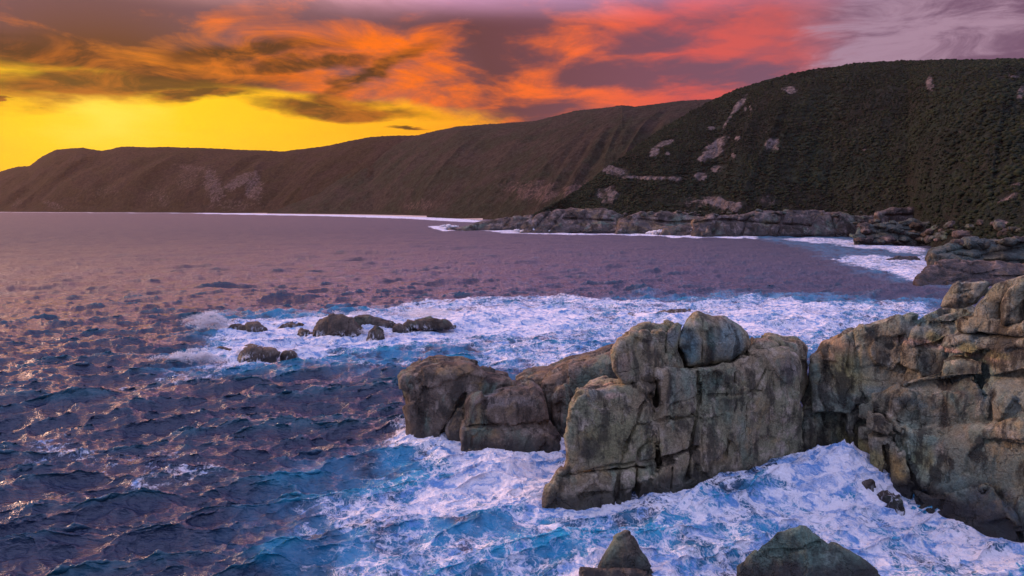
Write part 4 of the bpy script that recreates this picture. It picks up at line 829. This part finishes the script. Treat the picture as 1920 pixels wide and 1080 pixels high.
# streaks on the open water at the left
add_foam([(40, 845), (60, 815), (150, 810), (200, 850), (120, 862)], .52, 2)
add_foam([(230, 915), (330, 868), (420, 860), (430, 890), (300, 925)], .52, 2)
add_foam([(10, 850), (120, 800), (260, 830), (420, 860), (430, 900), (260, 930), (60, 880)], .34, 4)
add_foam([(200, 730), (300, 690), (460, 690), (440, 720), (260, 750)], .36, 4)
# far shore breakers
BR = [([(800, 424), (850, 422), (875, 432), (830, 434)], .95, 4), ([(900, 432), (960, 430), (1100, 438), (1190, 439), (1290, 438), (1420, 444), (1425, 448), (1280, 444), (1160, 441), (1040, 440), (940, 437)], .72, 3.5),
      ([(1200, 438), (1290, 434), (1340, 440), (1400, 446), (1290, 446), (1200, 442)], 1.05, 3), ([(1420, 447), (1560, 446), (1640, 455), (1740, 470), (1730, 478), (1600, 464), (1470, 450)], .66, 5),
      ([(1548, 488), (1590, 478), (1700, 482), (1730, 480), (1760, 495), (1800, 520), (1770, 532), (1690, 516), (1600, 498)], .66, 5), ([(1580, 452), (1740, 466), (1740, 473), (1600, 458)], .8, 4), ([(1640, 500), (1740, 505), (1800, 525), (1700, 525)], .8, 3),
      ([(380, 399.2), (500, 400), (620, 402), (740, 404.5), (880, 411), (940, 418), (860, 416), (760, 410), (600, 405), (480, 403), (360, 400.6)], .95, 12),
      ([(-50, 397.6), (380, 399.2), (380, 400.1), (-50, 398.2)], .75, 8)]
for b in BR: add_foam(*b)
add_foam([(1380, 440), (1560, 440), (1800, 480), (1800, 540), (1640, 520), (1500, 462)], .55, 8, target='aer')
k = np.nonzero((X > gx0 + 1) & (X < gx0 + GR * gn[0] - 1) & (Y > gy0 + 1) & (Y < gy0 + GR * gn[1] - 1))[0]
nf = np.zeros(len(X), np.float32); nf[k] = nearf[((X[k] - gx0) / GR).astype(int), ((Y[k] - gy0) / GR).astype(int)]
foam = np.maximum(foam, np.clip(nf * 1.15 + dens_f * .25 * (nf > 0), 0, .95) * np.where(foam > .05, 1, .55))
# small whitecaps on crests
hz = D1[:, 2]; jac = np.clip(hz - 1.75, 0, 1) * .55 * (Rr > 60) * (dens_n > .1)
foam = np.maximum(foam, (jac * f1).astype(np.float32))
calm = 1 - .45 * np.clip(foam, 0, 1)
ax, ay = .30, .30
dispx = -(D1[:, 0] * .42 * f1 + D2[:, 0] * .085 * f2); dispy = -(D1[:, 1] * .42 * f1 + D2[:, 1] * .085 * f2)
Z = (D1[:, 2] * .44 * f1 + D2[:, 2] * .115 * f2) * calm + D3[:, 2] * .42 * f3 + nf * .28
# heaped, lumpy white water
s = np.nonzero((foam > .15) & (Rr < 260))[0]
lump = fbm(pos2[s] * np.array([.8, 1.35, 1]), 4.2, 4, .55); rid = fbm(pos2[s] + 7, 1.5, 3, .55, ridged=True); fi = fbm(pos2[s] + 3, .45, 2, .6, ridged=True)
amp = np.clip(foam[s] - .15, 0, 1)
Z[s] += amp * (lump * .62 + rid * .12 + fi * .06 + .10)
# surges against the rocks
def surge(u, v, r, h):
    P = g(u, v); d = np.hypot(X - P[0], Y - P[1]) / r; k = np.nonzero(d < 2)[0]
    n = 1 + .45 * fbm(pos2[k] + 2, 1.1, 3, .6)
    Z[k] += h * np.exp(-(d[k] ** 2) * 2.2) * n
for q in [(1560, 905, 4.5, 1.6), (1590, 900, 2.5, .8), (1470, 925, 2.5, .7), (1220, 960, 2.2, .7), (1310, 950, 2.5, .8), (1820, 985, 5, .9), (950, 880, 4, 1.0), (830, 855, 2, .6), (1290, 1020, 3, .6), (700, 620, 5, .9), (1310, 438.5, 9, 5), (1240, 437.5, 8, 2.6), (990, 435, 10, 1.6), (850, 428, 9, 2.6), (1690, 505, 9, 1.2), (1640, 484, 9, 1.0), (1700, 466, 10, 1.6), (500, 640, 6, .6), (900, 600, 8, .7), (1500, 590, 8, .7)]: surge(*q)
# dark rolling wave behind the low rocks
V = np.stack([X + dispx, Y + dispy, Z], 1)
na = len(azs); i = np.arange(len(rs) - 1)[:, None] * na + np.arange(na - 1)[None, :]
Fq = np.stack([i, i + na, i + na + 1, i + 1], -1).reshape(-1, 4)
crest = sstep(D1[:, 2] * f1 + D2[:, 2] * f2 * .4, .2, 2.2).astype(np.float32)
m, T, out = material('sea_water')
pos = T.new('ShaderNodeNewGeometry').outputs['Position']
foamA = T.m('ADD', T.attr('foam'), 0.0); aerA = T.attr('aer'); crA = T.attr('crest')
wv = T.vm('SCALE', T.vm('SUBTRACT', T.noise(pos, .55, 4, .6, out='Color'), (.5, .5, .5)), 2.4)
pw_ = T.vm('MULTIPLY', T.vm('ADD', pos, wv), (1, .8, 1))
na_ = T.m('ADD', T.m('MULTIPLY', T.noise(pw_, .36, 8, .66, 1.2), .50), T.m('MULTIPLY', T.noise(T.vm('MULTIPLY', pw_, (.10, .19, 1)), 1.0, 5, .62, 1.4), .50))
v1 = T.new('ShaderNodeTexVoronoi', feature='DISTANCE_TO_EDGE'); T.put(v1.inputs['Vector'], pw_); v1.inputs['Scale'].default_value = .9
v2 = T.new('ShaderNodeTexVoronoi', feature='DISTANCE_TO_EDGE'); T.put(v2.inputs['Vector'], T.vm('ADD', pw_, (5, 2, 0))); v2.inputs['Scale'].default_value = 2.3
lace = T.m('MAXIMUM', T.rng(v1.outputs['Distance'], .16, .0), T.m('MULTIPLY', T.rng(v2.outputs['Distance'], .2, .0), .8))
tex = T.m('ADD', T.m('MULTIPLY', T.m('SUBTRACT', na_, .5), 5.2), T.m('MULTIPLY', T.m('SUBTRACT', lace, .30), .60))
ff = T.rng(T.m('ADD', T.m('SUBTRACT', T.m('MULTIPLY', foamA, 2.1), 1.18), tex), -.22, .62)
ff = T.m('MULTIPLY', ff, T.rng(foamA, .04, .3))
deep = T.mix(crA, (.007, .022, .062), (.003, .070, .12))
bodyc = T.mix(T.m('MULTIPLY', aerA, T.rng(T.noise(pos, .25, 4, .6), .3, .6)), deep, (.008, .22, .42))
bodyc = T.mix(T.m('MULTIPLY', aerA, T.m('MULTIPLY', crA, .7)), bodyc, (.012, .38, .58))
p = T.new('ShaderNodeBsdfPrincipled'); T.put(p.inputs['Base Color'], bodyc); T.put(p.inputs['Roughness'], T.attr('rough')); p.inputs['IOR'].default_value = 1.55
rip = T.m('ADD', T.noise(T.vm('MULTIPLY', pos, (.45, 1.3, 1)), 2.6, 5, .62, .3), T.m('MULTIPLY', T.noise(T.vm('MULTIPLY', pos, (.35, 1.1, 1)), .7, 3, .6), 1.6))
swl = T.m('ADD', T.noise(T.vm('MULTIPLY', T.vm('ADD', pos, wv), (.07, .30, 1)), 1.0, 6, .70, .3), T.m('MULTIPLY', T.noise(T.vm('MULTIPLY', pos, (.015, .09, 1)), 1.0, 4, .6, .3), .8))
T.put(p.inputs['Normal'], T.bump(swl, T.rng(T.attr('rough'), .06, .50, 0.0, 1.0, smooth=False), 2.2, T.bump(rip, .75, .30)))
fo = T.new('ShaderNodeBsdfPrincipled')
fcol = T.mix(T.rng(T.noise(T.vm('MULTIPLY', pw_, (.7, 1.2, 1)), .7, 7, .66, .9), .36, .56), (.13, .30, .62), (.82, .80, .88))
T.put(fo.inputs['Base Color'], fcol); fo.inputs['Roughness'].default_value = .7; fo.inputs['Specular IOR Level'].default_value = .25
T.put(fo.inputs['Normal'], T.bump(T.m('ADD', T.noise(pos, 2.4, 7, .72, .5), T.m('MULTIPLY', lace, .35)), .7, .35))
ms = T.new('ShaderNodeMixShader'); T.put(ms.inputs[0], ff); T.l.new(p.outputs[0], ms.inputs[1]); T.l.new(fo.outputs[0], ms.inputs[2]); T.l.new(ms.outputs[0], out.inputs[0])
sea = link('sea', make_mesh('sea', V, Fq[:, ::-1], {'foam': foam, 'aer': aer, 'crest': crest, 'rough': (.06 + .14 * sstep(DR, .1, 3.0) + .40 * (1 - f1)).astype(np.float32)}), m); tag(sea, kind='structure')
print('sea verts', len(V), 'max normals z', flush=True)

# ------------------------------------------------------------------ spray thrown up by the breakers
def spray(label, u, v, rx, rz, ry, dens, lean=0.0, seed=0):
    P = g(u, v); n = 26; th_ = np.linspace(0, np.pi, n); ph_ = np.linspace(0, 2 * np.pi, 2 * n, endpoint=False)
    TT, PP = np.meshgrid(th_, ph_, indexing='ij'); S = np.stack([np.sin(TT) * np.cos(PP), np.sin(TT) * np.sin(PP), np.cos(TT)], -1).reshape(-1, 3)
    k_ = 1 + .3 * fbm(S * 1.3 + seed, 1.0, 3); S = S * k_[:, None] * np.array([rx, ry, rz]); S[:, 0] += lean * S[:, 2]; S[:, 2] += rz * .55
    i_ = np.arange(n - 1)[:, None] * 2 * n; j_ = np.arange(2 * n)[None, :]; j2 = (j_ + 1) % (2 * n)
    Fq_ = np.stack([i_ + j_, i_ + 2 * n + j_, i_ + 2 * n + j2, i_ + j2], -1).reshape(-1, 4)
    m, T, out = material('spray'); tc = T.new('ShaderNodeTexCoord').outputs['Object']
    e = T.vm('LENGTH', T.vm('DIVIDE', T.vm('SUBTRACT', tc, T.comb(T.m('MULTIPLY', T.sep(tc)[2], lean), 0.0, rz * .55)), (rx, ry, rz)))
    nz_ = T.m('ADD', T.m('MULTIPLY', T.noise(tc, 2.2 / max(rz, 1) * 1.6, 7, .72, 1.2), 1.5), -.25)
    d_ = T.m('MULTIPLY', T.rng(T.m('SUBTRACT', T.m('ADD', nz_, T.rng(e, 1.0, .1, 0, .5)), .62), 0, .30), dens)
    pv = T.new('ShaderNodeVolumePrincipled'); pv.inputs['Color'].default_value = (.97, .96, .98, 1); T.put(pv.inputs['Density'], d_); T.l.new(pv.outputs[0], out.inputs['Volume'])
    o = link('sea_spray', make_mesh('sea_spray', S, Fq_), m); o.location = P; tag(o, label, 'spray', kind='stuff')
spray('thin spray behind the ridged surf rock', 800, 600, 11, 2.4, 4.0, .25, .2, 3)
m, T, out = material('water_drops'); p = T.new('ShaderNodeBsdfPrincipled'); p.inputs['Base Color'].default_value = (.86, .84, .9, 1); p.inputs['Roughness'].default_value = .5; T.l.new(p.outputs[0], out.inputs[0]); M_drop = m
def splash(label, u, v, w_, hgt, n, dv=(0, 0), jets=16, size=.09, seed=0):
    r = np.random.default_rng(seed + 500); P = g(u, v); G_ = 9.8; v0 = math.sqrt(2 * G_ * hgt)
    j = r.integers(0, jets, n); jx = r.uniform(-w_, w_, jets); jy = r.uniform(-w_, w_, jets) * .35; pk = r.uniform(.35, 1, jets) * (1 - .5 * (np.abs(jx) / w_) ** 2)
    vx = dv[0] + r.normal(0, .16, jets) * v0; vy = dv[1] + r.normal(0, .10, jets) * v0
    t = r.uniform(0, 1.75, n) ** .8 * v0 * np.sqrt(pk[j]) / G_; spr = .05 * w_ + .13 * t * np.sqrt(v0)
    Cc = np.stack([jx[j] + vx[j] * t * 1.3, jy[j] + vy[j] * t, v0 * np.sqrt(pk[j]) * t - .5 * G_ * t * t], 1) + r.normal(0, 1, (n, 3)) * spr[:, None] * np.array([1, .7, .45])
    Cc = Cc[Cc[:, 2] > -.3] + P + np.array([0, 0, .15])
    tet = np.array([(1, 1, 1), (-1, -1, 1), (-1, 1, -1), (1, -1, -1)]) * .6; sz_ = size * r.uniform(.4, 1.5, len(Cc))
    rot = r.uniform(.5, 1.3, (len(Cc), 1, 3)); VV = Cc[:, None] + tet[None] * sz_[:, None, None] * rot
    FF = (np.array([(0, 2, 1), (0, 1, 3), (0, 3, 2), (1, 2, 3)])[None] + (np.arange(len(Cc)) * 4)[:, None, None]).reshape(-1, 3)
    tag(link('sea_spray', make_mesh('sea_spray', VV.reshape(-1, 3), FF), M_drop), label, 'spray', kind='stuff')
splash('tall burst of spray at the left end of the surf', 432, 624, 1.9, 4.4, 9000, (-3.6, -1), 13, .06, 1)
splash('low drifting spray at the near left corner of the surf', 384, 680, 3.6, 1.9, 7000, (-3.2, -1), 14, .06, 2)
splash('fine spray along the far edge of the surf behind the tallest rock', 650, 596, 6, 1.6, 3500, (-1, -1), 14, .05, 20)
splash('spray where the surf meets the flat brown rock', 470, 672, 3.5, 1.2, 2500, (0, -1), 9, .05, 3)
splash('spray between the two groups of surf rocks', 700, 632, 3.5, 1.5, 2500, (0, -1), 9, .05, 4)
splash('spray from the breaker against the long pale shelf', 1330, 441, 15, 9, 9000, (0, -4), 24, .6, 9)
splash('spray against the rounded slab on the far shore', 1240, 440, 10, 4, 4000, (0, -3), 14, .5, 10)
splash('spray at the foot of the grey domed platform', 1000, 436, 14, 3.4, 4000, (0, -3), 14, .5, 11)
splash('spray at the tip of the dark rock tongue', 850, 431, 8, 5, 3500, (-2, -3), 12, .6, 12)

# ------------------------------------------------------------------ air
hz_ = 4150.0
hv = [(x, y, z) for x in (-hz_, hz_) for y in (-hz_, hz_) for z in (-6.0, 420.0)]
hf = [(0, 1, 3, 2), (4, 6, 7, 5), (0, 4, 5, 1), (2, 3, 7, 6), (0, 2, 6, 4), (1, 5, 7, 3)]
m, T, out = material('air')
pv_ = T.new('ShaderNodeVolumePrincipled'); pv_.inputs['Color'].default_value = (.82, .58, .48, 1); pv_.inputs['Density'].default_value = .000022; pv_.inputs['Anisotropy'].default_value = .6
T.l.new(pv_.outputs[0], out.inputs['Volume'])
tag(link('haze', make_mesh('haze', hv, hf, smooth=False), m), kind='stuff')
